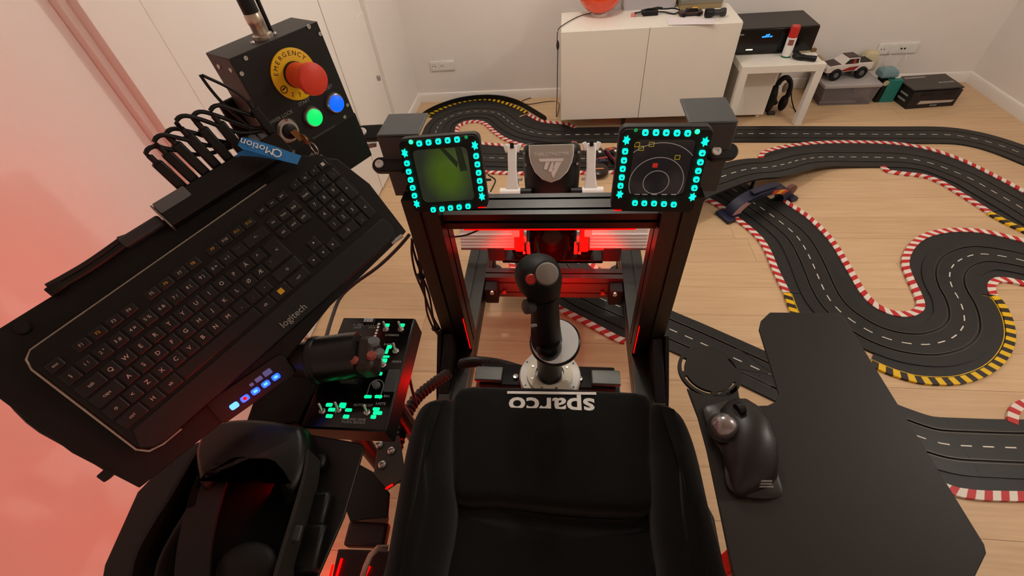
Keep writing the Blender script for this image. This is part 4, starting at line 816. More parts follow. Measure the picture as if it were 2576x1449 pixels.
# glossy lower column
mb = MB(); mb.lathe((PX, 1.43, ZR), Z, [(0.10, 0.0), (0.10, 0.10), (0.095, 0.20), (0.06, 0.30)], 32); mb.build('lower_column', M['blkg'], ped, ang=50)
for s in (-1, 1):
    # silver swing arm
    top = at_y(1303 if s < 0 else 1473, 385, 1.44); mid = at_y(1295 if s < 0 else 1487, 470, 1.37)
    xa = PX + s * 0.142
    A0 = Vector((xa, 1.46, 0.775)); A1 = Vector((xa + s * 0.006, 1.36, 0.645)); A2 = Vector((xa + s * 0.004, 1.33, 0.45))
    fr = Frame(A0, (1, 0, 0), A1 - A0)
    L1 = (A1 - A0).length
    def sec(v, hw, dp): return [fr.p(-hw, v, -dp), fr.p(hw, v, -dp), fr.p(hw, v, dp), fr.p(-hw, v, dp)]
    MB().loft([sec(-0.005, 0.017, 0.010), sec(L1 * 0.5, 0.0155, 0.012), sec(L1 * 0.8, 0.020, 0.015), sec(L1, 0.027, 0.018)]).build('swing_arm', M['silver'], ped, bevel=0.004)
    for q in (-1, 1): MB().box(fr.p(q * 0.022, 0.006, 0), (0.016, 0.030, 0.012), fr.ex + fr.ey * 0.35 * q, fr.ey).build('arm_head_lug', M['silver'], ped, bevel=0.003)
    MB().box(fr.p(0, -0.002, 0.0), (0.014, 0.02, 0.026), fr.ex, fr.ey).build('arm_head_clip', M['blk'], ped, bevel=0.002)
    MB().cyl((xa - s * 0.03, 1.355, 0.64), (xa + s * 0.045, 1.355, 0.64), 0.024, 20).build('arm_pivot', M['silver'], ped)
    MB().cyl((xa - s * 0.07, 1.36, 0.64), (xa - s * 0.031, 1.36, 0.64), 0.020, 18).build('pivot_sleeve', M['blk'], ped)
    MB().loft([[Vector((xa + s * 0.002 + q * 0.017, 1.36 - 0.012, 0.62)), Vector((xa + s * 0.002 + q * 0.017, 1.36 + 0.012, 0.62)), Vector((xa + q * 0.015, 1.345 + 0.012, 0.45)), Vector((xa + q * 0.015, 1.345 - 0.012, 0.45))] for q in (-1, 1)]).build('lower_arm', M['silver'], ped, bevel=0.003)
    # white side plates
    q0 = Vector((xa + s * 0.055, 1.375, 0.615)); fp = Frame(q0, (s, 0, 0), (0, 0.5, 0.866))
    mb = MB(); mb.prism([fp.p(0, -0.02), fp.p(0.11, -0.02), fp.p(0.11, 0.022), fp.p(0.04, 0.022), fp.p(0.012, 0.006)], fp.n * 0.006); pl = mb.build('side_plate', M['silver'], ped, bevel=0.002)
    MB().prism(rrect(fp, 0.034, 0.014, 0.006, 4, 0.055, 0.0, 0.0062 if s > 0 else -0.0002), fp.n * (0.0006 if s > 0 else -0.0006)).build('plate_slot', M['blk'], pl)
    hk = Frame(bf.p(s * 0.122, -0.045, -0.03), bf.ex * s, bf.ey)
    mb = MB(); mb.prism([hk.p(-0.012, -0.028), hk.p(0.012, -0.028), hk.p(0.012, 0.028), hk.p(-0.012, 0.028), hk.p(-0.012, 0.016), hk.p(0.002, 0.016), hk.p(0.002, -0.016), hk.p(-0.012, -0.016)], hk.n * 0.02); mb.build('side_hook', M['white'], ped, bevel=0.002)
    # ribbed foot plate
    x0, x1 = (PX + s * 0.150, PX + s * 0.375); xm = (x0 + x1) / 2; ff = Frame((xm, 1.36, 0.435), (1, 0, 0), (0, 0.42, 0.907))
    fpz = MB().box(ff.p(0, 0, 0), (abs(x1 - x0), 0.095, 0.012), ff.ex, ff.ey).build('foot_plate', M['silver'], ped, bevel=0.003)
    for k in range(5): MB().cyl(ff.p(-abs(x1 - x0) / 2 + 0.002, -0.045 + 0.013 * k, 0.008), ff.p(abs(x1 - x0) / 2 - 0.002, -0.045 + 0.013 * k, 0.008), 0.0042, 8).build('rib', M['silver'], fpz)
    MB().box(ff.p(0, -0.054, -0.006), (abs(x1 - x0), 0.010, 0.016), ff.ex, ff.ey).build('plate_lip', mat('rose_grey', (150, 104, 104), 0.4, 0.3), fpz)
    MB().box((PX + s * 0.128, 1.345, 0.432), (0.036, 0.03, 0.10), (1, 0, 0), (0, 0.9, -0.42)).build('red_clamp', M['red'], ped, bevel=0.004)
    MB().cyl((PX + s * 0.098, 1.35, 0.44), (PX + s * 0.109, 1.35, 0.44), 0.034, 22).build('steel_disc', M['steel'], ped)
    MB().ball((PX + s * 0.135, 1.38, 0.355), 0.05, 18, 12, (0.72, 0.8, 1.0)).build('damper_cover', M['blkg'], ped)
    MB().box((PX + s * 0.098, 1.36, 0.37), (0.016, 0.012, 0.08), (1, 0, 0), (0, 1, 0.2)).build('cream_link', mat('cream_link', (176, 166, 148), 0.5, noise=0.2, nscale=60), ped, bevel=0.004)
    MB().lathe((PX + s * 0.112, 1.33, 0.372), (0, -1, 0.3), [(0.007, 0), (0.006, 0.006)], 12).build('link_bolt', M['steel'], ped)

# ================================================================== flight stick
JY = 0.615; jz = 0.6145
jc = at_z(1383, 940, 0.625); JX = jc.x
stick = thing('flight_stick', (JX, jc.y, 0.60), 'black flight stick grip with a grey hat switch on a bright round base', 'joystick')
cz = jc.y
MB().lathe((JX, cz, 0.6005), Z, [(0.078, 0), (0.078, 0.018), (0.075, 0.022)], 48).build('base_ring', mat('bright_base', (206, 202, 196), 0.35, 0.2, noise=0.03), stick)
rg = MB(); fr0 = Frame((JX, cz, 0.6226), (1, 0, 0), (0, 1, 0)); ringmesh(rg, fr0, 0.036, 0.058, 0.006, 40); ri = rg.build('inner_ring', mat('cream_ring', (214, 206, 186), 0.4, 0.15), stick)
for k in range(8):
    a = math.radians(22.5 + 45 * k); MB().lathe(fr0.p(0.047 * math.cos(a), 0.047 * math.sin(a), 0.006), Z, [(0.0032, 0), (0.003, 0.0012)], 10).build('ring_screw', M['steel'], ri)
for k in range(6):
    a = math.radians(60 * k + 30); MB().lathe(fr0.p(0.069 * math.cos(a), 0.069 * math.sin(a), 0.0), Z, [(0.0022, 0), (0.002, 0.0008)], 8).build('base_screw', M['dgrey'], stick)
# shaft and grip follow an axis leaning a little away from the seat
P0 = Vector((JX, cz, 0.612)); gy = lambda z: cz + (z - 0.6) * 0.10
def gp(px, py, dy=0.0):
    # point of the grip's own vertical plane
    o = at_y(px, py, cz + 0.03 + dy); return o
MB().lathe((JX, cz, 0.612), (-0.01, 0.06, 1), [(0.031, 0), (0.031, 0.03), (0.029, 0.11), (0.031, 0.115), (0.031, 0.128), (0.027, 0.14)], 28).build('shaft', mat('shaft_black', (20, 20, 21), 0.28), stick)
def ell(px, py, rx, ry, dy=0.0, n=22, tilt=0.0):
    c = gp(px, py, dy); return [c + Vector((rx * math.cos(2 * math.pi * k / n), ry * math.sin(2 * math.pi * k / n), tilt * math.sin(2 * math.pi * k / n))) for k in range(n)]
G_ = [(1378, 885, 0.034, 0.036), (1377, 868, 0.038, 0.040), (1374, 845, 0.037, 0.041), (1372, 815, 0.034, 0.039), (1371, 780, 0.0315, 0.037), (1370, 752, 0.031, 0.036), (1368, 735, 0.033, 0.036)]
mb = MB(); mb.loft([ell(*g, tilt=0.0) for g in G_], True); mb.build('grip', mat('grip_black', (9, 9, 9), 0.5, noise=0.1, nscale=120, spec=0.3), stick, ang=60)
# head of the grip, wider and swept to the left
Hd = [(1372, 748, 0.030, 0.034), (1366, 735, 0.037, 0.038), (1358, 715, 0.046, 0.042), (1354, 695, 0.0495, 0.043), (1352, 680, 0.047, 0.042), (1352, 668, 0.040, 0.037), (1352, 660, 0.028, 0.028)]
mb = MB(); mb.loft([ell(*g, dy=0.005) for g in Hd], True); mb.build('grip_head', MATS['grip_black'], stick, ang=60)
def facing(px, py, dy): # direction from the grip towards the seat and up
    p = gp(px, py, dy); n = Vector((0, -0.75, 0.66)); return p, n
p = at_y(1376, 688, cz - 0.012); n = Vector((0.05, -0.72, 0.69))
MB().lathe(p - n * 0.012, n, [(0.024, 0), (0.0245, 0.006), (0.018, 0.008), (0.016, 0.012)], 24).build('hat_collar', M['dgrey'], stick)
MB().lathe(p - n * 0.0005, n, [(0.017, 0), (0.0215, 0.004), (0.0215, 0.010), (0.019, 0.014), (0.002, 0.0185)], 24).build('grey_hat_switch', mat('hat_grey', (142, 136, 132), 0.5, noise=0.06), stick)
p = at_y(1336, 702, cz - 0.010)
MB().lathe(p - n * 0.010, n, [(0.014, 0), (0.014, 0.010), (0.011, 0.012)], 20).build('button_collar', M['blk'], stick)
MB().lathe(p + n * 0.001, n, [(0.0105, 0), (0.0105, 0.006), (0.008, 0.009)], 18).build('red_button', M['red'], stick)
p = at_y(1334, 770, cz + 0.0); d = Vector((-0.8, -0.5, 0.35)).normalized()
MB().lathe(p - d * 0.028, d, [(0.009, 0), (0.010, 0.018), (0.014, 0.020), (0.0165, 0.026), (0.016, 0.040), (0.010, 0.044)], 18).build('side_hat_switch', M['dgrey'], stick)
# lever on the lower left with the pale tab
a = [gp(1336, 812), gp(1354, 808), gp(1366, 862), gp(1350, 872), gp(1338, 848)]
MB().prism([q + Vector((0, -0.022, 0)) for q in a], (0, 0.04, 0)).build('paddle', M['blk'], stick, bevel=0.005)
MB().box(gp(1346, 818, -0.03), (0.020, 0.004, 0.008), (1, 0, 0.35), (0, 1, 0)).build('white_tab', mat('tab_white', (186, 196, 190), 0.4), stick, bevel=0.001)
# hand rest: round shelf, right half catching the light
hr = gp(1390, 852); hf = Frame((hr.x + 0.006, hr.y + 0.0, hr.z - 0.016), (1, 0, 0.05), (0, 0.95, 0.25))
mb = MB(); ringmesh(mb, hf, 0.012, 0.062, 0.010, 40); rest = mb.build('hand_rest', M['blkg'], stick, bevel=0.003)
mb = MB(); ringmesh(mb, hf, 0.014, 0.057, 0.0025, 40, ww=0.0102); mb.build('rest_pad', mat('pearl_pad', (226, 228, 230), 0.4, 0.1, noise=0.10, nscale=25), rest)

# ================================================================== bucket seat
def inset(P, d):
    n = len(P); ar = sum(P[i].x * P[(i + 1) % n].y - P[(i + 1) % n].x * P[i].y for i in range(n)); sg = 1 if ar > 0 else -1; out = []
    for i in range(n):
        a = (P[i] - P[i - 1]); b = (P[(i + 1) % n] - P[i]); a.z = b.z = 0; a.normalize(); b.normalize()
        na = Vector((-a.y, a.x, 0)) * sg; nb = Vector((-b.y, b.x, 0)) * sg; m_ = (na + nb); l = max(0.5, m_.length); out.append(P[i] + m_ / l * d * min(1.4, 2 / l / 1.0 if l > 1 else 1.4))
    return out
def smooth_closed(P, per=4):
    n = len(P); out = []
    for i in range(n):
        p0, p1, p2, p3 = P[i - 1], P[i], P[(i + 1) % n], P[(i + 2) % n]
        for j in range(per):
            t = j / per; out.append(0.5 * ((2 * p1) + (p2 - p0) * t + (2 * p0 - 5 * p1 + 4 * p2 - p3) * t * t + (3 * p1 - p0 - 3 * p2 + p3) * t ** 3))
    return out
def cushion(pxs, z, th, r, crown=0.012):
    P = smooth_closed([at_z(x, yy, z) for x, yy in pxs], 3); mb = MB(); rings = [[p - Z * th for p in P], [p - Z * r for p in P]]
    for k in range(1, 7):
        a = math.pi / 2 * k / 6; rings.append([p + Z * (-r + r * math.sin(a)) for p in inset(P, r * (1 - math.cos(a)))])
    last = rings[-1]; cen = sum((p for p in last), Vector((0, 0, 0))) / len(last)
    for k_, h_ in ((0.85, 0.45), (0.6, 0.8), (0.3, 0.97), (0.04, 1.0)): rings.append([cen + (p - cen) * k_ + Z * crown * h_ for p in last])
    mb.loft(rings, True); return mb
SZ = 0.72
seat = thing('bucket_seat', at_z(1390, 1200, SZ - 0.25), 'black fabric bucket seat with white lettering on the thigh pad', 'seat')
cushion([(1150, 1268), (1250, 1268), (1400, 1288), (1560, 1298), (1636, 1296), (1660, 1400), (1690, 1560), (1080, 1560), (1120, 1380)], SZ - 0.03, 0.12, 0.03).build('seat_cushion', M['fabric'], seat, ang=70)
cushion([(1155, 972), (1280, 968), (1400, 970), (1520, 977), (1632, 989), (1638, 1060), (1641, 1150), (1643, 1270), (1560, 1283), (1400, 1272), (1250, 1256), (1146, 1250), (1136, 1150), (1136, 1050)], SZ, 0.14, 0.020, 0.004).build('thigh_pad', M['fabric'], seat, ang=70)
cushion([(1134, 992), (1100, 986), (1060, 1000), (1032, 1040), (1008, 1130), (985, 1250), (958, 1400), (930, 1560), (1070, 1560), (1118, 1390), (1138, 1265), (1130, 1150), (1132, 1050)], SZ + 0.03, 0.22, 0.045).build('side_bolster', M['fabric'], seat, ang=70)
cushion([(1642, 1002), (1680, 1000), (1722, 1028), (1748, 1078), (1770, 1150), (1798, 1270), (1832, 1400), (1870, 1560), (1696, 1560), (1664, 1400), (1648, 1290), (1644, 1150), (1640, 1060)], SZ + 0.03, 0.22, 0.045).build('side_bolster', M['fabric'], seat, ang=70)
sb = [at_z(x, yy, SZ - 0.10) for x, yy in ((1120, 1000), (1650, 1012), (1800, 1300), (1850, 1560), (950, 1560), (1000, 1290))]
MB().prism([p for p in sb], (0, 0, -0.05)).build('seat_shell', M['blk'], seat, bevel=0.01)
for x in (-0.22, 0.14): MB().span((x - 0.02, 0.12, ZR + 0.001), (x + 0.02, 0.46, SZ - 0.15)).build('seat_bracket', M['blkm'], seat, bevel=0.003)
to = at_z(1387, 1020, SZ + 0.0005); tf = Frame(to, (-1, -0.03, 0), (0.03, -1, 0.0))
text('lettering', 'sparco', 0.058, tf, M['print'], seat, w=0.0015, depth=0.002, squash=1.2, v=0.0015, bold=0.0012)
MB().box(tf.p(0.0, -0.0290, 0.002), (0.196, 0.0060, 0.002), tf.ex, tf.ey).build('lettering_bar', M['print'], seat)

# ================================================================== the two lit button displays
def mfd(o, ex, ey, w, h, cr, btn, rock, led1, led2, scr, label, right):
    f0 = Frame(o, ex, ey); t = thing('button_display', f0.p(0, -h / 2, -0.02), label, 'display', 'button displays on the cockpit frame')
    mb = MB(); mb.prism(rrect(f0, w, h, 0.014, 5, 0, 0, -0.028), f0.n * 0.027); mb.build('housing', M['blk'], t, bevel=0.004)
    fb = Frame(f0.p(0, 0, 0), f0.ex, f0.ey)
    # bezel ring around the recessed screen
    S4 = [f0.hit(*p) for p in scr]; us = sorted(p[0] for p in S4); vs = sorted(p[1] for p in S4)
    u0, u1, v0, v1 = (us[0] + us[1]) / 2, (us[2] + us[3]) / 2, (vs[0] + vs[1]) / 2, (vs[2] + vs[3]) / 2; cu, cv, sw, shh = (u0 + u1) / 2, (v0 + v1) / 2, u1 - u0, v1 - v0
    o_ = rrect(f0, w - 0.006, h - 0.006, 0.012, 5, 0, 0, -0.001); i_ = rrect(f0, sw, shh, 0.012, 5, cu, cv, -0.001)
    mb = MB(); mb.loft([o_, [p + f0.n * 0.005 for p in o_], [p + f0.n * 0.005 for p in i_], i_], False); mb.build('bezel', M['blk'], t)
    scm = bpy.data.materials.new('radar_screen' if right else 'camera_screen'); scm.use_nodes = True; nt = scm.node_tree; b = nt.nodes['Principled BSDF']
    b.inputs['Base Color'].default_value = (0.006, 0.006, 0.006, 1); b.inputs['Roughness'].default_value = 0.12
    tc = nt.nodes.new('ShaderNodeTexCoord'); nz = nt.nodes.new('ShaderNodeTexNoise'); rp = nt.nodes.new('ShaderNodeValToRGB')
    if right:
        nz.inputs['Scale'].default_value = 14; rp.color_ramp.elements[0].color = (*lin((26, 26, 28)), 1); rp.color_ramp.elements[1].color = (*lin((44, 34, 32)), 1)
        nt.links.new(tc.outputs['Object'], nz.inputs['Vector']); nt.links.new(nz.outputs['Fac'], rp.inputs['Fac'])
    else:
        gr = nt.nodes.new('ShaderNodeTexGradient'); gr.gradient_type = 'SPHERICAL'; mp = nt.nodes.new('ShaderNodeMapping')
        loc = f0.p(cu + 0.008, cv + 0.004, 0) - f0.p(0, -h / 2, -0.02); mp.vector_type = 'POINT'
        mp.inputs['Location'].default_value = (-loc.x / 0.062, -loc.y / 0.062, -loc.z / 0.082); mp.inputs['Scale'].default_value = (1 / 0.062, 1 / 0.062, 1 / 0.082)
        nt.links.new(tc.outputs['Object'], mp.inputs['Vector']); nt.links.new(mp.outputs[0], gr.inputs['Vector'])
        nz.inputs['Scale'].default_value = 40; nz.inputs['Detail'].default_value = 3; nt.links.new(tc.outputs['Object'], nz.inputs['Vector'])
        mm = nt.nodes.new('ShaderNodeMath'); mm.operation = 'MULTIPLY_ADD'; mm.inputs[1].default_value = 0.18; nt.links.new(nz.outputs['Fac'], mm.inputs[0]); nt.links.new(gr.outputs['Fac'], mm.inputs[2]); nt.links.new(mm.outputs[0], rp.inputs['Fac'])
        e = rp.color_ramp.elements; e[0].position = 0.08; e[0].color = (*lin((50, 54, 42)), 1); e[1].position = 0.75; e[1].color = (*lin((80, 104, 30)), 1)
    nt.links.new(rp.outputs['Color'], b.inputs['Emission Color']); b.inputs['Emission Strength'].default_value = 0.62
    so = MB().prism(rrect(f0, sw + 0.002, shh + 0.002, 0.010, 4, cu, cv, -0.0007), f0.n * 0.0006).build('screen', scm, t)
    fs = Frame(f0.p(cu, cv, 0.0), f0.ex, f0.ey)
    if right:
        line = mat('scope_line', (90, 84, 78), 0.5, emit=(150, 138, 128), estr=0.6)
        cc = f0.hit(1650, 459)
        for r, a0, a1 in ((0.0275, 0, 360), (0.058, -28, 208), (0.090, 33, 140)):
            mb = MB(); ringmesh(mb, f0, r - 0.0007, r + 0.0007, 0.0003, 60, cc[0], cc[1], 0.0, a0, a1); mb.build('scope_ring', line, so)
        yel = mat('scope_yellow', (110, 90, 10), 0.5, emit=(190, 160, 20), estr=0.6)
        for px, py in ((1603, 364), (1613, 373), (1639, 363), (1704, 396)):
            u, v = f0.hit(px, py); mb = MB(); a = rrect(f0, 0.011, 0.010, 0.0004, 1, u, v, 0.0); c_ = rrect(f0, 0.0088, 0.0078, 0.0004, 1, u, v, 0.0); mb.loft([a, [p + f0.n * 0.0003 for p in a], [p + f0.n * 0.0003 for p in c_], c_], False); mb.build('target_square', yel, so)
        u, v = f0.hit(1648, 416); MB().prism(rrect(f0, 0.011, 0.010, 0.001, 1, u, v, 0.0), f0.n * 0.0003).build('target_mark', mat('scope_red', (120, 20, 16), 0.5, emit=(190, 40, 30), estr=0.6), so)
        for px in (1603, 1622, 1646, 1671, 1695):
            u, v = f0.hit(px, 489); MB().prism(rrect(f0, 0.012, 0.0022, 0.0005, 1, u, v, 0.0), f0.n * 0.0003).build('menu_word', line, so)
    else:
        dkm = mat('scope_dark', (20, 28, 18), 0.5, emit=(30, 44, 26), estr=0.4)
        for P in ([(1144, 371), (1160, 370), (1176, 428), (1158, 431)], [(1106, 374), (1118, 373), (1152, 408), (1150, 422)]):
            MB().prism([f0.p(*f0.hit(*p), 0.0) for p in P], f0.n * 0.0003).build('picture_shape', dkm, so)
    X = lambda p: (cr[0] + cr[2] * p[0], cr[1] + cr[2] * p[1])
    for p in btn:
        u, v = f0.hit(*X(p), 0.006); bt = MB().prism(rrect(f0, 0.0118, 0.0118, 0.0036, 4, u, v, 0.0052), f0.n * 0.0045).build('key', M['cyan'], t)
        MB().prism(rrect(f0, 0.0044, 0.0040, 0.0014, 2, u, v, 0.0098), f0.n * 0.0003).build('key_mark', M['cyand'], bt)
    for p in rock:
        u, v = f0.hit(*X(p), 0.006); P = []
        for k in range(12):
            r = 0.0088 if k % 2 == 0 else 0.0050; a = math.radians(30 * k + 15); P.append(f0.p(u + r * math.cos(a) * 0.9, v + r * math.sin(a) * 1.2, 0.0052))
        MB().prism(P, f0.n * 0.003).build('rocker_symbol', M['cyan'], t)
    u, v = f0.hit(*X(led1), 0.006); MB().lathe(f0.p(u, v, 0.0052), f0.n, [(0.005, 0), (0.004, 0.003), (0.001, 0.004)], 14).build('sensor_lamp', M['green'], t)
    u, v = f0.hit(*X(led2), 0.006); MB().lathe(f0.p(u, v, 0.0052), f0.n, [(0.004, 0), (0.003, 0.002)], 12).build('dim_lamp', M['greend'], t)
    for s in (-1, 1): MB().box(f0.p(s * 0.02, -h / 2 + 0.02, -0.045), (0.03, 0.03, 0.035), f0.ex, f0.ey).build('mount', M['blk'], t)
    u, v = (0.085, -0.092) if not right else (-0.075, -0.096)
    MB().box(f0.p(w * 0.42 * (-1 if right else 1), -h / 2 + 0.006, 0.0058), (0.018, 0.0018, 0.001), f0.ex, f0.ey).build('red_line', M['ledglint'], t)
    return f0
bL = [(668, 460), (757, 450), (850, 440), (940, 430), (1030, 422), (550, 650), (567, 730), (585, 808), (605, 885), (622, 960), (1213, 580), (1225, 660), (1237, 740), (1247, 818), (1257, 893), (802, 1095), (885, 1088), (967, 1078), (1050, 1070), (1135, 1062)]
mfd((-0.277, 0.868, 1.041), (0.997, 0.021, 0.04), (-0.007, 0.233, 0.972), 0.185, 0.177, (880, 240, 0.2622), bL, [(527, 553), (1200, 480), (642, 1040), (1268, 970)], (585, 448), (1115, 402), [(1040, 378), (1178, 366), (1192, 505), (1062, 508)], 'square display with glowing cyan keys and a green picture, near the keyboard', False)
bR = [(470, 430), (572, 430), (670, 432), (773, 435), (876, 437), (276, 610), (265, 697), (253, 778), (244, 860), (232, 940), (1015, 627), (997, 714), (977, 798), (958, 880), (940, 962), (370, 1105), (460, 1108), (553, 1110), (648, 1115), (742, 1120)]
mfd((0.204, 0.858, 1.045), (0.998, 0.001, -0.03), (0.001, 0.126, 0.992), 0.187, 0.196, (1500, 220, 0.2623), bR, [(290, 505), (1043, 520), (225, 1025), (922, 1050)], (970, 425), (380, 412), [(1590, 350), (1750, 349), (1722, 488), (1583, 492)], 'square display with glowing cyan keys and circular scope lines, near the mouse tray', True)

# ================================================================== keyboard tray with keyboard
KF = Frame((-0.506, 0.439, 1.123), (0.549, 0.827, 0.118), (-0.649, 0.334, 0.684))
TF = Frame(KF.p(0, 0, -0.0215), KF.ex, KF.ey)
ktray = thing('keyboard_tray', TF.p(0, 0, -0.01), 'tilted black metal tray carrying the keyboard beside the left upright', 'tray')
tp = [(-90, 880), (140, 738), (400, 560), (470, 505), (600, 420), (720, 385), (850, 400), (930, 462), (1022, 582), (1000, 606), (830, 770), (700, 930), (560, 1062), (350, 1228), (180, 1140), (0, 1005), (-90, 945)]
mb = MB(); mb.prism([TF.p(*TF.hit(*p)) for p in tp], TF.n * -0.006); mb.build('plate', M['blkm'], ktray, bevel=0.0015)
u, v = TF.hit(1012, 592); u2, v2 = TF.hit(985, 612)
MB().cyl(TF.p(u, v, -0.002), TF.p(u2, v2, -0.002), 0.004, 10).build('edge_glint', M['steel'], ktray)  # steel rod added as the highlight along the tray edge
led('strip_and_glint', TF.p(-0.24, 0.10, -0.0085), TF.p(0.18, 0.10, -0.0085), 0.004, ktray)
u, v = TF.hit(60, 825); MB().lathe(TF.p(u, v, 0.0005), TF.n, [(0.010, 0), (0.008, 0.004)], 14).build('rubber_plug', M['blk'], ktray)
u, v = TF.hit(268, 1192); MB().box(TF.p(u, v, -0.01), (0.02, 0.014, 0.02), TF.ex, TF.ey).build('edge_clip', M['blk'], ktray, bevel=0.002)
kp = TF.p(0.0, 0.0, -0.006); MB().cyl(kp + Vector((0, 0, 0.012)), Vector((kp.x, kp.y, ZR - 0.06)), 0.02, 18).build('support_post', M['blk'], ktray)
MB().span((kp.x - 0.02, kp.y - 0.02, ZR - 0.065), (XI - 0.0855, kp.y + 0.02, ZR - 0.025)).build('support_arm', M['alu'], ktray, bevel=0.002)

kb = thing('keyboard', KF.p(0, 0, -0.02), 'black full-size keyboard with grey legends lying on the tilted tray', 'keyboard')
kbm = mat('keyboard_black', (14, 13, 13), 0.42, noise=0.08, nscale=70, spec=0.35); palm = mat('palm_rest_black', (28, 28, 28), 0.55, noise=0.1, nscale=160, spec=0.3)
def outline(w): return [KF.p(u, v, w) for u, v in [(-0.236, 0.1015), (0.225, 0.1015), (0.241, 0.097), (0.25, 0.085), (0.25, -0.085), (0.243, -0.097), (0.228, -0.1015), (-0.222, -0.1015), (-0.238, -0.098), (-0.25, -0.085), (-0.25, 0.085), (-0.246, 0.096)]]
MB().loft([outline(-0.020), outline(-0.004), [KF.p(*[q * 0.992 for q in (KF.ex.dot(p - KF.o), KF.ey.dot(p - KF.o))], 0) for p in outline(0)]], True).build('case', kbm, kb, ang=30)
mb = MB(); P = [(-0.236, -0.0600), (0.243, -0.0600), (0.247, -0.07), (0.246, -0.086), (0.238, -0.097), (0.224, -0.1005), (-0.22, -0.1005), (-0.236, -0.096), (-0.246, -0.084)]
mb.prism([KF.p(u, v, 0.0002) for u, v in P], KF.n * 0.003); pr = mb.build('palm_rest', palm, kb, bevel=0.0015)
text('lettering', 'logitech', 0.0155, Frame(KF.p(0.017, -0.087, 0.0034), KF.ex, KF.ey), M['grey_print'], pr, w=0.0)
mb = MB(); mb.tube([KF.p(u, v, -0.003) for u, v in ((-0.2, -0.1025), (-0.228, -0.1015), (-0.244, -0.096), (-0.2515, -0.083), (-0.2515, 0.082), (-0.247, 0.096), (-0.236, 0.1027), (0.14, 0.1027))], 0.0018, 8); mb.build('silver_edge', mat('silver_edge', (176, 172, 162), 0.3, 0.9), kb)
PT = 0.0221; meshes = {}
kmat = mat('key_black', (19, 19, 20), 0.5, noise=0.08, nscale=120, spec=0.4); legm = mat('legend_grey', (190, 186, 178), 0.6); legy = mat('legend_yellow', (206, 160, 24), 0.6)
MKB = Matrix(((KF.ex.x, KF.ey.x, KF.n.x, 0), (KF.ex.y, KF.ey.y, KF.n.y, 0), (KF.ex.z, KF.ey.z, KF.n.z, 0), (0, 0, 0, 1)))
def key(u, v, w, h, s='', sz=0.0065, m=None, off=None):
    k = (round(w, 4), round(h, 4))
    if k not in meshes:
        lo = Frame((0, 0, 0), (1, 0, 0), (0, 1, 0)); mb = MB(); mb.loft([rrect(lo, w, h, 0.0015, 2, 0, 0, 0), rrect(lo, w, h, 0.0015, 2, 0, 0, 0.0022), rrect(lo, w - 0.003, h - 0.003, 0.0015, 2, 0, 0, 0.0034)], True)
        me = bpy.data.meshes.new('key'); me.from_pydata([tuple(q) for q in mb.v], [], mb.f); me.materials.append(kmat); me.update(); meshes[k] = me
    o = bpy.data.objects.new('key', meshes[k]); col.objects.link(o); o.parent = kb
    Mx = MKB.copy(); Mx.translation = KF.p(u, v, 0.0004) - Vector(kb.location); o.matrix_local = Mx
    if s:
        cu = bpy.data.curves.new('legend', 'FONT'); cu.body = s; cu.size = sz; cu.align_x = 'CENTER'; cu.align_y = 'CENTER'; cu.resolution_u = 2
        t_ = bpy.data.objects.new('tmp', cu); me = bpy.data.meshes.new_from_object(t_); bpy.data.objects.remove(t_); bpy.data.curves.remove(cu); me.materials.clear(); me.materials.append(m or legm); me.name = 'legend'
        for q in me.vertices: q.co.z += 0.0036
        g = bpy.data.objects.new('legend', me); col.objects.link(g); g.parent = o
    return o
KW, KH = 0.0192, 0.0188
key(-0.231, 0.068, 0.019, 0.0135, 'esc', 0.006)
for i, u in enumerate((-0.195, -0.172, -0.149, -0.127, -0.092, -0.070, -0.047, -0.025, 0.009, 0.031, 0.053, 0.075)): key(u, 0.069, 0.0195, 0.0135, 'F%d' % (i + 1), 0.0062, legy if i in (1, 5, 7, 8, 10, 11) else legm)
for u, s in ((0.104, 'prt'), (0.124, 'scr'), (0.143, 'pau')): key(u, 0.073, 0.0175, 0.0135, s, 0.005)
for u, s in ((0.173, '-'), (0.194, 'o'), (0.214, '•'), (0.234, '■')): key(u, 0.0745, 0.0180, 0.0135, s, 0.008)
for i, s in enumerate(['§', '1 !', '2 "', '3 #', '4 ¤', '5 %', '6 &', '7 /', '8 (', '9 )', '0 =', '+ ?', "´ `"]): key(-0.230 + PT * i, 0.0455, KW, KH, s, 0.0068)
key(0.0665, 0.0455, 0.040, KH, '<-', 0.007)
key(-0.2235, 0.0205, 0.033, KH, 'tab', 0.0065)
for i, s in enumerate('QWERTYUIOPÅ^'): key(-0.196 + PT * i, 0.0205, KW, KH, s, 0.0085)
key(-0.2205, -0.0015, 0.038, KH, 'caps', 0.0062)
for i, s in enumerate("ASDFGHJKLØÆ'"): key(-0.189 + PT * i, -0.0015, KW, KH, s, 0.0085)
key(0.0745, 0.0095, 0.025, KH + 0.022, '<', 0.009)
key(-0.2270, -0.0235, 0.026, KH, 'o', 0.008)
for i, s in enumerate('<ZXCVBNM,.-'): key(-0.2025 + PT * i, -0.0235, KW, KH, s, 0.0085)
key(0.0635, -0.0235, 0.047, KH, 'o', 0.009)
key(-0.2225, -0.0455, 0.034, KH, 'ctrl', 0.006); key(-0.1915, -0.0455, 0.024, KH, 'H', 0.008); key(-0.164, -0.0455, 0.026, KH, 'alt', 0.006); key(-0.0815, -0.0455, 0.135, KH)
key(0.001, -0.0455, 0.026, KH, 'alt', 0.006); key(0.0315, -0.0455, 0.030, KH, '■', 0.012, legy); key(0.0665, -0.0455, 0.036, KH, 'ctrl', 0.006)
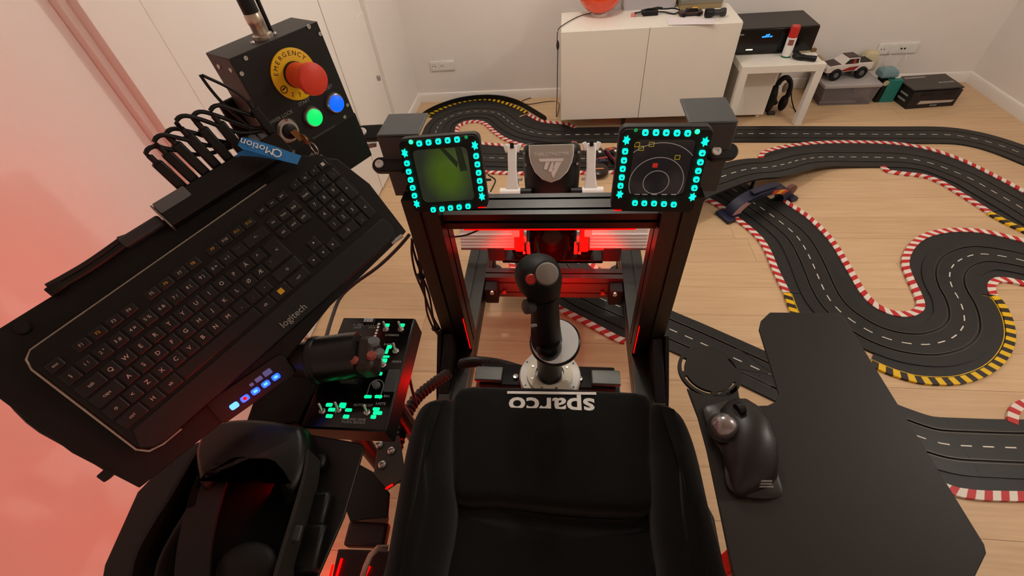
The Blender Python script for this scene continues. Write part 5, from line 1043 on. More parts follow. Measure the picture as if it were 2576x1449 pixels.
for j, (v, ss) in enumerate(((0.0475, ('ins', 'hom', 'pup')), (0.0255, ('del', 'end', 'pdn')))):
    for i, s in enumerate(ss): key(0.1025 + 0.0208 * i, v, 0.0182, KH, s, 0.0055)
key(0.124, -0.0185, 0.0182, KH, '•', 0.012)
for i in range(3): key(0.1035 + 0.0208 * i, -0.0405, 0.0182, KH, '•', 0.012)
for i, s in enumerate(('num', '/', '*', '-')): key(0.173 + 0.0206 * i, 0.0515, 0.0182, 0.0185, s, 0.0068)
for j, (v, ss) in enumerate(((0.0295, '789'), (0.0075, '456'), (-0.0155, '123'))):
    for i, s in enumerate(ss): key(0.173 + 0.0206 * i, v, 0.0182, 0.0190, s, 0.0082)
key(0.2348, 0.0185, 0.0182, 0.041, '+', 0.009); key(0.2348, -0.0265, 0.0182, 0.041, '<', 0.009)
key(0.1833, -0.0380, 0.0388, 0.0188, '0', 0.008); key(0.2142, -0.0380, 0.0182, 0.0188, ',', 0.009)

# strip of blue lit keys fixed below the keyboard
c = [KF.hit(*p, -0.012) for p in ((588, 1020), (693, 947))]
bs = Frame(KF.p((c[0][0] + c[1][0]) / 2, (c[0][1] + c[1][1]) / 2, -0.0155), KF.ex * (c[1][0] - c[0][0]) + KF.ey * (c[1][1] - c[0][1]), KF.ey)
Lb = math.hypot(c[1][0] - c[0][0], c[1][1] - c[0][1])
t = thing('macro_key_strip', bs.p(0, 0, -0.006), 'narrow black strip of glowing blue macro keys below the keyboard', 'key strip')
MB().prism(rrect(bs, Lb + 0.055, 0.042, 0.008, 4, 0.0, 0.006, -0.0058), bs.n * 0.0055).build('body', M['blk'], t, bevel=0.001)
blu2 = mat('blue_white_key', (60, 100, 200), 0.4, emit=(70, 150, 255), estr=2.6)
for k in range(5):
    uu = -Lb / 2 + Lb * k / 4; kk = MB().prism(rrect(bs, 0.0125, 0.0095, 0.003, 3, uu, -0.001, 0.0), bs.n * 0.003).build('lit_key', blu2 if k in (0,) else M['blue'], t)
    if k == 1: MB().lathe(bs.p(uu, -0.001, 0.0031), bs.n, [(0.003, 0), (0.003, 0.0004)], 12).build('red_symbol', M['ledglint'], kk)
    elif k > 1: MB().prism(rrect(bs, 0.006, 0.004, 0.001, 2, uu, -0.001, 0.0031), bs.n * 0.0003).build('symbol', blu2, kk)
for k, (uu, ww) in enumerate(((Lb * 0.42, 0.013), (Lb * 0.20, 0.011), (Lb * 0.02, 0.006))): MB().prism(rrect(bs, ww, 0.009 - 0.002 * k, 0.001, 2, uu, 0.0125 - 0.0008 * k, 0.0), bs.n * 0.0008).build('pale_window', mat('pale_blue_window', (90, 108, 160), 0.4, emit=(70, 90, 150), estr=0.35), t)

# USB hub and its plugs
hw_ = 0.024
h0 = TF.hit(408, 542, hw_); h1 = TF.hit(715, 352, hw_)
hv = (h0[1] + h1[1]) / 2; HF = Frame(TF.p(h0[0], h0[1], 0), TF.ex * (h1[0] - h0[0]) + TF.ey * (h1[1] - h0[1]), TF.ey); HL = math.hypot(h1[0] - h0[0], h1[1] - h0[1])
t = thing('usb_hub', HF.p(HL / 2, 0, 0), 'long black hub bar full of plugs behind the keyboard', 'hub')
MB().prism(rrect(HF, HL, 0.040, 0.004, 3, HL / 2, 0, 0.0005), HF.n * 0.023).build('body', M['blk'], t, bevel=0.002)
MB().box(HF.p(-0.0015, 0, 0.012), (0.003, 0.042, 0.025), HF.ex, HF.ey).build('end_cap', mat('bright_cap', (150, 140, 134), 0.35, 0.6), t, bevel=0.002)
MB().prism(rrect(HF, 0.05, 0.018, 0.002, 2, 0.026, 0.012, 0.0236), HF.n * 0.0006).build('grey_top_panel', M['mgrey'], t)
plug_to = [(0.05, -0.012, 0.050, -0.010), (0.070, -0.014, 0.055, -0.008), (0.090, -0.016, 0.060, 0.01), (0.110, -0.012, 0.062, 0.02), (0.132, -0.010, 0.060, 0.03), (0.156, -0.006, 0.055, 0.03), (0.215, -0.010, 0.050, 0.0)]
for k, (u, sk, ln, nx) in enumerate(plug_to):
    b0 = HF.p(u, 0.021, 0.012); d = (HF.ey * 0.72 + HF.n * 0.62 + HF.ex * (sk * 6)).normalized()
    t = thing('usb_plug', b0, 'black plug with a bent cable in the row along the hub bar' if k < 6 else 'black plug with a tall thin cable loop next to the blue lanyard', 'plug', 'plugs in the hub bar' if k < 6 else None)
    MB().box(b0 + d * (ln / 2 + 0.001), (0.0155, ln, 0.012), HF.ex - d * HF.ex.dot(d), d).build('shell', M['blk'], t, bevel=0.003)
    MB().cyl(b0 + d * (ln - 0.002), b0 + d * (ln + 0.012), 0.0045, 10).build('strain_relief', M['blk'], t)
    e = b0 + d * ln
    q_ = (0.0, 0.006, -0.004, 0.009, 0.002, 0.005)[k % 6]; e = e + d * 0.008
    if k < 6: MB().tube(spline([e, e + d * 0.010 + HF.n * q_, e + d * 0.012 + HF.ex * 0.014 + HF.n * q_, e - d * 0.004 + HF.ex * 0.030 + HF.n * q_, HF.p(u + 0.06, 0.045, 0.02 + q_), HF.p(0.185 + 0.006 * k, 0.034, 0.006 + 0.004 * k)], 0.005), 0.0034, 8).build('cable', M['blk'], t)
    else: MB().tube(spline([e, e + d * 0.03 - HF.ex * 0.01, e + d * 0.06 - HF.ex * 0.030, e + d * 0.062 - HF.ex * 0.034, e + d * 0.02 - HF.ex * 0.034, HF.p(u - 0.02, 0.035, 0.012)], 0.006), 0.0024, 8).build('cable', M['blk'], t)
    if k in (2, 4): MB().box(b0 + d * (ln * 0.55) + HF.n * 0.0055, (0.006, 0.012, 0.0006), HF.ex, d).build('plug_mark', M['mgrey'], t)
for k, (u, v) in enumerate(((0.165, 0.028), (0.185, 0.027), (0.20, 0.026))): one('metal_plug', MB().box(HF.p(u, v, 0.014), (0.012, 0.022, 0.006), HF.ex, HF.ey), M['mgrey'], 'small bare metal plug in the hub bar next to the black plugs', 'plug', 'bare metal plugs in the hub bar', bevel=0.001)
t = thing('hub_cable', HF.p(-0.03, 0, 0.0), 'thick black cable running from the hub end along the tray edge', 'cable')
MB().box(HF.p(-0.035, 0.0, 0.010), (0.062, 0.018, 0.014), HF.ex, HF.ey).build('connector', M['dgrey'], t, bevel=0.004)
P = [HF.p(-0.064, 0, 0.010)] + [TF.p(*TF.hit(x, yy), 0.008) for x, yy in ((330, 610), (250, 668), (190, 705), (140, 733))]
MB().tube(spline(P, 0.01), [0.006] * len(spline(P, 0.01)), 10).build('lead', M['blk'], t)
P2 = [p + TF.ey * 0.008 + TF.n * 0.002 for p in P]; MB().tube(spline(P2, 0.01), 0.004, 8).build('second_lead', M['blk'], t)
u, v = TF.hit(150, 727); MB().box(TF.p(u, v, 0.006), (0.022, 0.014, 0.014), TF.ex, TF.ey).build('cable_clip', M['blk'], t, bevel=0.002)
P = [TF.p(*TF.hit(x, yy), -0.014) for x, yy in ((5, 1002), (45, 1048), (90, 1085), (150, 1118), (230, 1165), (270, 1190))]
cable('edge_cable', P, 0.004, M['blk'], 'black cable hanging along the lower left edge of the keyboard tray')

# ================================================================== emergency stop control box
BF = Frame((-0.474, 0.762, 1.289), (0.526, 0.849, 0.039), (-0.044, -0.019, 0.999)); BW, BHh, BD = 0.170, 0.173, 0.079
cbx = thing('control_box', BF.p(0, -BHh / 2, -BD / 2), 'black metal control box with a red mushroom emergency stop button', 'control box')
cm = mat('box_black', (11, 12, 13), 0.5, noise=0.1, nscale=60); cs = mat('box_side', (44, 40, 38), 0.55, noise=0.08, nscale=60)
MB().box(BF.p(0, 0, -BD / 2 - 0.002), (BW, BHh, BD), BF.ex, BF.ey).build('case', cs, cbx, bevel=0.0015)
MB().box(BF.p(0, 0, -0.001), (BW, BHh, 0.002), BF.ex, BF.ey).build('front_plate', cm, cbx, bevel=0.0008)
for px, py in ((617, 146), (607, 185), (776, 67), (804, 85), (873, 264), (866, 294), (708, 372), (737, 381)):
    u, v = BF.hit(px, py); MB().lathe(BF.p(u, v, 0), BF.n, [(0.0038, 0), (0.0034, 0.002), (0.0015, 0.002), (0.0012, 0.001)], 12).build('screw', M['steel'], cbx)
for w in (-0.015, -0.055): MB().lathe(BF.p(-BW / 2, BHh / 2 - 0.018, w), -BF.ex, [(0.004, 0), (0.0035, 0.002)], 12).build('screw', M['steel'], cbx)
eu, ev = BF.hit(740, 187); ef = Frame(BF.p(eu, ev, 0.0002), BF.ex, BF.ey)
yl = MB().lathe(ef.p(0, 0, 0), ef.n, [(0.042, 0), (0.042, 0.0025), (0.041, 0.003)], 48).build('yellow_disc', mat('warning_yellow', (255, 206, 24), 0.5, noise=0.03), cbx)
for word, a0, a1 in (('EMERGENCY', 158, 32), ('STOP', 232, 302)):
    for k, chh in enumerate(word):
        a = math.radians(a0 + (a1 - a0) * k / (len(word) - 1)); up = 1 if word != 'STOP' else -1
        er = Vector((math.cos(a), math.sin(a))); ff = Frame(ef.p(er.x * 0.0335, er.y * 0.0335, 0.0031), (ef.ex * er.y - ef.ey * er.x) * up, (ef.ex * er.x + ef.ey * er.y) * up)
        text('lettering', chh, 0.0105, ff, mat('dark_print', (50, 36, 14), 0.6), yl, w=0.0)
mk = Frame(ef.p(-0.031, -0.013, 0.0031), ef.ex, ef.ey); mb = MB(); ringmesh(mb, mk, 0.0052, 0.0066, 0.0004, 24); mb.prism([mk.p(-0.004, 0.001), mk.p(0.004, 0.003), mk.p(0.004, 0.001), mk.p(-0.004, -0.001)], mk.n * 0.0004); e_ = mb.build('arrow_symbol', MATS['dark_print'], yl); e_['kind'] = 'stuff'
MB().lathe(ef.p(0, 0, 0.003), ef.n, [(0.0215, 0), (0.0215, 0.005), (0.019, 0.007)], 32).build('collar', M['blk'], cbx)
rb = mat('mushroom_red', (242, 74, 52), 0.42, noise=0.03)
MB().lathe(ef.p(0, 0, 0.008), ef.n, [(0.0205, 0), (0.0212, 0.02), (0.0222, 0.032), (0.0252, 0.040), (0.0262, 0.047), (0.0250, 0.0530), (0.017, 0.0565), (0.001, 0.058)], 40).build('mushroom_button', rb, cbx, ang=50)
def lit(px, py, m, nm):
    u, v = BF.hit(px, py, 0.006); q = BF.p(u, v, 0.0); MB().lathe(q, BF.n, [(0.0195, 0), (0.0195, 0.003), (0.0165, 0.008), (0.0150, 0.008)], 32).build('chrome_bezel', M['steel'], cbx)
    MB().lathe(q, BF.n, [(0.0148, 0.004), (0.0148, 0.011), (0.012, 0.013), (0.001, 0.0135)], 28).build(nm, m, cbx)
lit(790, 295, mat('green_button', (10, 140, 70), 0.4, emit=(0, 235, 110), estr=1.0), 'green_button')
lit(845, 260, mat('blue_button', (10, 40, 190), 0.4, emit=(0, 96, 255), estr=1.2), 'blue_button')
u, v = BF.hit(727, 330, 0.005); kq = BF.p(u, v, 0)
MB().lathe(kq, BF.n, [(0.0215, 0), (0.0215, 0.003), (0.018, 0.007), (0.0135, 0.007), (0.0135, 0.002)], 32).build('key_bezel', M['steel'], cbx)
MB().lathe(kq, BF.n, [(0.0132, 0.002), (0.0132, 0.010), (0.010, 0.012)], 24).build('key_cylinder', M['blk'], cbx)
for s, px, py, sz in (('START', 765, 257, 0.0085), ('RESET', 824, 221, 0.0085), ('POWER LOCK', 703, 297, 0.0088)):
    u, v = BF.hit(px, py); text('lettering', s, sz, Frame(BF.p(u, v, 0.0003), BF.ex, BF.ey), M['grey_print'], cbx, w=0.0)
u, v = BF.hit(815, 332); MB().prism(rrect(BF, 0.055, 0.004, 0.0005, 1, u, v, 0.0003), BF.n * 0.0003).build('faint_print', mat('faint_print', (60, 62, 60), 0.6), cbx)
# cable gland on top
q = BF.p(-0.004, BHh / 2, -0.03); MB().lathe(q, BF.ey, [(0.016, 0), (0.016, 0.006), (0.0125, 0.008), (0.0125, 0.022), (0.0135, 0.024), (0.0135, 0.036), (0.011, 0.04)], 28).build('metal_gland', mat('gland_metal', (196, 184, 168), 0.3, 0.8), cbx)
for s in (-1, 1): MB().lathe(BF.p(-0.004 + s * 0.021, BHh / 2, -0.03), BF.ey, [(0.004, 0), (0.0035, 0.002)], 10).build('gland_screw', M['steel'], cbx)
MB().tube(spline([q + BF.ey * 0.038, q + BF.ey * 0.07, q + BF.ey * 0.12 - BF.ex * 0.004, q + BF.ey * 0.2 - BF.ex * 0.02 - BF.n * 0.05], 0.02), 0.0125, 16).build('black_cable', M['blk'], cbx)
q2 = BF.p(0.018, BHh / 2, -0.04); MB().tube([q2, q2 + BF.ey * 0.1 + BF.ex * 0.004, q2 + BF.ey * 0.2], 0.0035, 8).build('thin_cable', M['blk'], cbx)
# bracket behind and below the box
MB().box(BF.p(-0.018, -0.075, -BD - 0.010), (0.185, 0.17, 0.008), BF.ex, BF.ey).build('back_plate', M['blk'], cbx, bevel=0.003)
MB().box(BF.p(0.012, -BHh / 2 - 0.05, -0.035), (0.165, 0.10, 0.050), BF.ex, BF.ey).build('lower_bracket', M['blk'], cbx, bevel=0.003)
# key, key ring and blue lanyard
kt = thing('key_ring', kq + BF.n * 0.012, 'small bunch of steel keys hanging from the key switch of the control box', 'keys')
d = (BF.n * 0.8 + BF.ex * 0.3 - BF.ey * 0.5).normalized()
MB().box(kq + BF.n * 0.012 + d * 0.012, (0.012, 0.024, 0.002), BF.ex, d).build('key_blade', mat('brass', (160, 124, 84), 0.35, 0.9), kt)
MB().lathe(kq + BF.n * 0.012 + d * 0.026, BF.ex, [(0.010, -0.0012), (0.010, 0.0012)], 18).build('key_head', mat('brass', (160, 124, 84)), kt)
rc = kq + BF.n * 0.014 + d * 0.036 - BF.ey * 0.012
rf = Frame(rc, BF.ey, BF.n); ringmesh_mb = MB(); ringmesh(ringmesh_mb, rf, 0.010, 0.0116, 0.0016, 26); ringmesh_mb.build('split_ring', M['steel'], kt)
for k in range(4):
    c_ = rc - BF.ey * (0.012 + 0.009 * k) + BF.ex * (0.004 * k); mb = MB(); ringmesh(mb, Frame(c_, BF.ex if k % 2 else BF.n, BF.ey), 0.0035, 0.0048, 0.0012, 14); mb.build('chain_link', M['steel'], kt)
MB().box(rc - BF.ey * 0.018 - BF.ex * 0.006, (0.010, 0.024, 0.0018), BF.ex * 0.7 + BF.ey * 0.4, BF.ey).build('second_key', M['steel'], kt)
ln = thing('lanyard', KF.p(*KF.hit(690, 385), 0.03), 'bright blue fabric lanyard with white print lying over the keyboard tray corner', 'lanyard')
blu = mat('lanyard_blue', (34, 118, 186), 0.7, noise=0.06, nscale=200)
def lan(pts, wdt, w0, nm):
    f_ = []
    for (x0, y0, x1, y1, w_) in pts: f_.append((KF.p(*KF.hit(x0, y0, w_), w_), KF.p(*KF.hit(x1, y1, w_), w_)))
    mb = MB(); mb.loft([[a, b, b + KF.n * 0.0012, a + KF.n * 0.0012] for a, b in f_], True); return mb.build(nm, blu, ln, ang=60)
lan([(758, 392, 748, 414, 0.022), (730, 383, 722, 408, 0.028), (690, 368, 682, 397, 0.036), (650, 356, 640, 384, 0.040), (622, 348, 610, 376, 0.040), (608, 346, 598, 366, 0.038)], 0.02, 0.03, 'upper_band')
lan([(745, 400, 740, 412, 0.014), (700, 388, 694, 402, 0.018), (650, 378, 644, 394, 0.022), (618, 376, 606, 392, 0.024), (600, 384, 592, 396, 0.024)], 0.02, 0.02, 'lower_band')
a = KF.p(*KF.hit(690, 384, 0.037), 0.037); b = KF.p(*KF.hit(625, 362, 0.0405), 0.0405); lx = (b - a).normalized(); lf = Frame(a + KF.n * 0.0018, lx, lx.cross(KF.n) * -1)
text('lettering', 'Motion', 0.0165, Frame((a + b) / 2 + KF.n * 0.0022 + lx * 0.006, lx, KF.n.cross(lx)), M['print'], ln, w=0.0)
mb = MB(); cf = Frame(a + KF.n * 0.002 - lx * 0.004 + (b - a) * 0.06 * 0, lx, KF.n.cross(lx)); ringmesh(mb, cf, 0.0052, 0.0070, 0.0005, 22); mb.build('round_emblem', M['print'], ln)

# ================================================================== throttle console
PF = Frame((-0.365, 0.413, 0.928), (0.999, -0.003, 0.02), (0.017, 0.997, 0.071)); PW, PH, PD = 0.152, 0.228, 0.052
con = thing('throttle_console', PF.p(0, 0, -PD), 'black throttle console with glowing green labels and a large grip', 'throttle')
MB().box(PF.p(0, 0, -PD / 2 - 0.001), (PW, PH, PD), PF.ex, PF.ey).build('case', mat('console_black', (11, 11, 11), 0.4, noise=0.06, spec=0.4), con, bevel=0.003)
MB().box(PF.p(0, 0, 0.0), (PW - 0.004, PH - 0.004, 0.002), PF.ex, PF.ey).build('face_plate', M['blkg'], con, bevel=0.0008)
MB().cyl(Vector((PF.p(-0.03, 0.02, -PD).x, 0.47, PF.p(0, 0, -PD).z - 0.002)), Vector((-0.372, 0.47, ZR + 0.001)), 0.02, 14).build('console_post', M['alu'], con)
gl = mat('green_legend', (6, 90, 54), 0.4, emit=(0, 255, 140), estr=1.6)
cr = lambda x, yy: (680 + x * 0.3036, 760 + yy * 0.3036)
for x, yy, w_, h_ in ((965, 190, 0.016, 0.010), (1088, 190, 0.018, 0.010), (985, 370, 0.014, 0.010), (965, 405, 0.008, 0.016), (950, 450, 0.026, 0.006), (946, 483, 0.014, 0.012), (912, 592, 0.010, 0.009), (808, 782, 0.020, 0.008), (895, 782, 0.020, 0.008), (487, 850, 0.018, 0.009), (507, 890, 0.018, 0.009), (487, 943, 0.018, 0.009), (598, 855, 0.018, 0.014), (647, 893, 0.018, 0.008), (627, 947, 0.016, 0.009), (877, 885, 0.018, 0.008), (888, 917, 0.024, 0.009), (853, 950, 0.014, 0.009)):
    u, v = PF.hit(*cr(x, yy), 0.002); MB().prism(rrect(PF, w_ * 0.66, h_ * 0.70, 0.0015, 2, u, v, 0.0011), PF.n * 0.0008).build('lit_legend', gl, con)
for x, yy in ((958, 225), (1082, 225), (885, 395), (1040, 405), (430, 905), (563, 895), (800, 915), (935, 520)):
    u, v = PF.hit(*cr(x, yy), 0.002); sw = MB().lathe(PF.p(u, v, 0.001), PF.n, [(0.006, 0), (0.006, 0.002), (0.0045, 0.004)], 14).build('toggle_switch', M['steel'], con)
    MB().lathe(PF.p(u, v, 0.004), PF.n + PF.ey * 0.55 - PF.ex * 0.15, [(0.0018, 0), (0.0026, 0.014), (0.0015, 0.016)], 10).build('lever', M['steel'], sw)
for x, yy in ((900, 182), (893, 208), (885, 233), (877, 257), (868, 282)):
    u, v = PF.hit(*cr(x, yy), 0.001); MB().lathe(PF.p(u, v, 0.0011), PF.n, [(0.0026, 0), (0.0026, 0.0004)], 12).build('white_dot', M['print'], con)
for s, x, yy, sz in (('<- FRICTION ->', 790, 192, 0.0078), ('DECR', 722, 212, 0.006), ('INCR', 845, 212, 0.006), ('OVERRIDE', 1008, 275, 0.006), ('ENGINE', 985, 352, 0.006), ('NORM', 1045, 495, 0.006), ('EAC', 965, 780, 0.006), ('AUTOPILOT', 770, 855, 0.0065), ('LASTE', 915, 842, 0.0065), ('LANDING GEAR', 690, 972, 0.006), ('HORN SILENCE', 690, 997, 0.006)):
    u, v = PF.hit(*cr(x, yy), 0.001); text('lettering', s, sz, Frame(PF.p(u, v, 0.0012), PF.ex, PF.ey), M['grey_print'], con, w=0.0)
u, v = PF.hit(*cr(820, 155), 0.004); fw = MB().cyl(PF.p(u - 0.011, v, 0.001), PF.p(u + 0.011, v, 0.001), 0.007, 20).build('friction_wheel', M['dgrey'], con)
for k in range(6): MB().box(PF.p(u - 0.008 + 0.0032 * k, v, 0.0078), (0.0014, 0.010, 0.0008), PF.ex, PF.ey).build('wheel_mark', M['print'], fw)
u, v = PF.hit(*cr(868, 735), 0.001); mb = MB(); ringmesh(mb, PF, 0.0125, 0.0136, 0.0005, 20, u, v + 0.008, 0.0011, 0, 180)
for s in (-1, 1): mb.box(PF.p(u + s * 0.013, v - 0.004, 0.0013), (0.0011, 0.024, 0.0005), PF.ex, PF.ey)
mb.build('panel_outline', M['grey_print'], con)['kind'] = 'stuff'
MB().lathe(PF.p(u, v + 0.010, 0.001), PF.n, [(0.007, 0), (0.006, 0.008)], 18).build('grey_knob', M['mgrey'], con)
u, v = PF.hit(*cr(1005, 650), 0.001); MB().prism(rrect(PF, 0.022, 0.044, 0.002, 2, u, v, 0.0011), PF.n * 0.0015).build('grey_switch_plate', mat('smoke_plate', (70, 72, 74), 0.3), con)
MB().prism([at_z(x, yy, 0.915) for x, yy in ((640, 1000), (735, 922), (800, 925), (792, 985), (750, 1062), (610, 1085))], (0, 0, -0.05)).build('throttle_base', mat('base_shaded', (5, 5, 5), 0.6, noise=0.1, spec=0.2), con, bevel=0.003)  # shade of the keyboard tray is put into this darker black
# throttle grip: thick dark drum reaching left, button cluster on its end
ga = at_z(905, 892, 0.99); gb = at_z(800, 905, 0.99); gd = (gb - ga).normalized(); gw = 0.039
MB().lathe(ga, gd, [(0.030, -0.004), (gw, 0.0), (gw + 0.001, 0.02), (gw, (gb - ga).length), (gw - 0.006, (gb - ga).length + 0.004)], 32).build('grip_drum', mat('grip_satin', (16, 14, 13), 0.3, noise=0.05), con, ang=50)
gc_ = at_z(735, 905, 0.985); MB().lathe(gb, (gc_ - gb), [(0.034, 0.0), (0.033, 0.015), (0.028, (gc_ - gb).length), (0.015, (gc_ - gb).length + 0.006)], 28).build('grip_handle', mat('grip_brown', (28, 22, 20), 0.45, noise=0.05), con, ang=50)
MB().lathe(gb - gd * 0.004, gd, [(0.0395, 0.0), (0.041, 0.003), (0.041, 0.010), (0.0395, 0.012)], 32).build('grip_band', M['blk'], con)
arm = (ga + gb) / 2; MB().box(Vector((arm.x, arm.y - 0.005, (arm.z + PF.o.z) / 2 - 0.012)), (0.03, 0.018, arm.z - PF.o.z - 0.012), (1, 0, 0), (0, 1, 0)).build('throttle_arm', M['steel'], con)
cl = ga - gd * 0.016 + Vector((0, -0.006, -0.002))
MB().box(cl, (0.034, 0.062, 0.052), gd, (0, 1, 0.25)).build('button_block', mat('block_brown', (36, 22, 20), 0.45), con, bevel=0.010)
for dx, dy, dz, r, m_ in ((-0.012, 0.014, 0.024, 0.011, M['mgrey']), (-0.016, -0.012, 0.022, 0.009, mat('dull_red', (140, 62, 54), 0.45)), (0.010, -0.022, 0.022, 0.008, MATS['dull_red']), (-0.022, 0.0, 0.012, 0.010, M['mgrey']), (0.012, 0.016, 0.026, 0.009, M['blk'])):
    MB().lathe(cl + Vector((-gd.x * 0 - dx, dy, dz - 0.004)), Vector((-dx * 8, 0, 1)), [(r * 0.8, 0), (r, 0.005), (r * 0.7, 0.010)], 16).build('hat_button', m_, con)

# ================================================================== lower left tray and headset
LZ = 0.905
ltray = thing('side_tray', at_z(600, 1300, LZ - 0.006), 'black side tray holding the dark headset left of the seat', 'tray')
lp = [(345, 1238), (262, 1422), (252, 1480), (240, 1600), (760, 1600), (800, 1449), (865, 1300), (913, 1135), (912, 1118), (895, 1112), (780, 1092), (560, 1082), (440, 1140)]
MB().prism([at_z(x, yy, LZ) for x, yy in lp], (0, 0, -0.006)).build('plate', mat('tray_black', (19, 16, 15), 0.4, noise=0.08, nscale=40, spec=0.35), ltray, bevel=0.002)
sx0 = XI - 0.0855
MB().span((sx0 - 0.04, 0.0, LZ - 0.046), (sx0, 0.26, LZ - 0.0065)).build('support_beam', M['alu'], ltray, bevel=0.003)
MB().span((sx0 - 0.04, 0.06, ZR - 0.08), (sx0, 0.10, LZ - 0.0465)).build('support_post', M['alu'], ltray, bevel=0.003)
hs = thing('vr_headset', at_z(640, 1230, LZ), 'dark grey headset with a wide curved visor and strap lying on the side tray', 'headset')
hm = mat('headset_black', (8, 8, 8), 0.4, noise=0.08, nscale=60, spec=0.3); hg = mat('headset_grey', (17, 16, 15), 0.55, noise=0.08, nscale=60, spec=0.25); hfm = mat('headset_foam', (6, 6, 6), 0.95, noise=0.2, nscale=300, spec=0.1)
va = [(500, 1160), (512, 1110), (545, 1072), (610, 1060), (680, 1062), (745, 1072), (775, 1085), (782, 1150), (765, 1215), (735, 1250), (690, 1190), (620, 1180), (560, 1195), (520, 1240)]
P = smooth_closed([at_z(x, yy, LZ + 0.05) for x, yy in va], 3); mb = MB()
rings = [[p - Z * 0.048 for p in inset(P, 0.012)], [p - Z * 0.03 for p in P], [p + Z * 0.0 for p in P], [p + Z * 0.012 for p in inset(P, 0.004)], [p + Z * 0.018 for p in inset(P, 0.012)]]
mb.loft(rings, True); mb.build('visor', hm, hs, ang=50)
ga_ = [at_z(x, yy, LZ + 0.045) for x, yy in ((490, 1280), (505, 1225), (535, 1185), (580, 1172), (640, 1168), (690, 1180), (725, 1215), (745, 1265))]
sp = spline(ga_, 0.008); MB().tube([p for p in sp], 0.011, 10).build('face_gasket', hfm, hs)
P = smooth_closed([at_z(x, yy, LZ + 0.03) for x, yy in ((505, 1240), (560, 1205), (640, 1195), (705, 1215), (735, 1270), (720, 1360), (690, 1449), (560, 1470), (420, 1460), (440, 1370))], 3); mb = MB()
mb.loft([[p - Z * 0.028 for p in P], [p for p in P], [p + Z * 0.004 for p in inset(P, 0.006)]], True); mb.build('head_cradle', hfm, hs, ang=60)
st = spline([at_z(x, yy, LZ + 0.03) for x, yy in ((515, 1130), (480, 1190), (440, 1260), (395, 1330), (355, 1410), (340, 1500))], 0.01)
MB().loft([[p - Z * 0.024, p + Z * 0.018, p + Z * 0.018 + Vector((0.006, 0, 0)), p - Z * 0.024 + Vector((0.006, 0, 0))] for p in st], True).build('side_strap', hm, hs)
st = spline([at_z(x, yy, LZ + 0.05) for x, yy in ((500, 1200), (470, 1290), (450, 1380), (440, 1480))], 0.01)
MB().loft([[p, p + Vector((0.05, 0.0, 0)), p + Vector((0.05, 0, 0.004)), p + Vector((0, 0, 0.004))] for p in st], True).build('top_strap', hg, hs)
st = spline([at_z(x, yy, LZ + 0.05) for x, yy in ((778, 1140), (770, 1200), (745, 1290), (715, 1390), (690, 1480))], 0.01)
MB().loft([[p - Z * 0.03, p + Z * 0.012, p + Z * 0.012 + Vector((0.006, 0, 0)), p - Z * 0.03 + Vector((0.006, 0, 0))] for p in st], True).build('side_strap', mat('strap_grey', (36, 34, 30), 0.5, noise=0.06, spec=0.3), hs)
for x, yy, a_, b_, c_ in ((806, 1170, 0.030, 0.024, 0.02), (800, 1290, 0.044, 0.05, 0.022), (790, 1385, 0.038, 0.06, 0.024)):
    p = at_z(x, yy, LZ + 0.0); MB().box(p + Z * (c_ / 2 + 0.001), (a_, b_, c_), (1, 0.1, 0), (-0.1, 1, 0)).build('strap_clip', hm, hs, bevel=0.006)
MB().box(at_z(742, 1342, LZ + 0.05), (0.018, 0.02, 0.006), (1, 0.1, 0), (-0.1, 1, 0)).build('grey_buckle', M['dgrey'], hs, bevel=0.002)
p = at_z(620, 1425, LZ + 0.036); MB().ball(p, 0.03, 16, 10, (1.4, 1.0, 0.35)).build('rear_pad', hg, hs)

# ================================================================== mouse tray, cup ring and trackball
RZ = 0.90
mt = thing('mouse_tray', at_z(2100, 1150, RZ - 0.006), 'large matt black mouse tray with a round cup ring right of the seat', 'tray')
rp = [(1937, 785), (2106, 786), (2124, 797), (2300, 1082), (2478, 1370), (2483, 1392), (2445, 1470), (2400, 1600), (1890, 1600), (1845, 1449), (1812, 1290), (1778, 1130), (1756, 1050), (1737, 1000), (1728, 975), (1757, 989), (1783, 993), (1809, 989), (1838, 975), (1854, 958), (1861, 1000), (1888, 1020), (1932, 1019), (1953, 1009), (1960, 990), (1930, 892), (1910, 828), (1915, 806)]
tm = mat('tray_matt', (37, 33, 30), 0.5, noise=0.06, nscale=30, spec=0.35)
MB().prism([at_z(x, yy, RZ) for x, yy in rp], (0, 0, -0.006)).build('plate', tm, mt, bevel=0.002)
cc = at_z(1783, 936, RZ - 0.006); CF = Frame(cc, (1, 0, 0), (0, 1, 0))
mb = MB(); ringmesh(mb, CF, 0.0475, 0.0535, 0.006, 60); cup = mb.build('cup_ring', tm, mt)
MB().prism(circ(CF, 0.0420, 60), Z * 0.006).build('cup_disc', tm, mt)
for a0, a1 in ((34, 146), (184, 196), (262, 276), (330, 368)):
    mb = MB(); ringmesh(mb, CF, 0.0418, 0.0477, 0.0058, 24, a0=a0, a1=a1); mb.build('cup_bridge', tm, mt)
sx1 = XO + 0.0855
MB().span((sx1, 0.05, RZ - 0.046), (sx1 + 0.04, 0.35, RZ - 0.0065)).build('support_beam', M['alu'], mt, bevel=0.003)
MB().span((sx1, 0.20, ZR - 0.08), (sx1 + 0.04, 0.24, RZ - 0.0465)).build('support_post', M['alu'], mt, bevel=0.003)
tb = thing('trackball_mouse', at_z(1870, 1130, RZ), 'grey black trackball mouse with a silver thumb ball on the mouse tray', 'trackball')
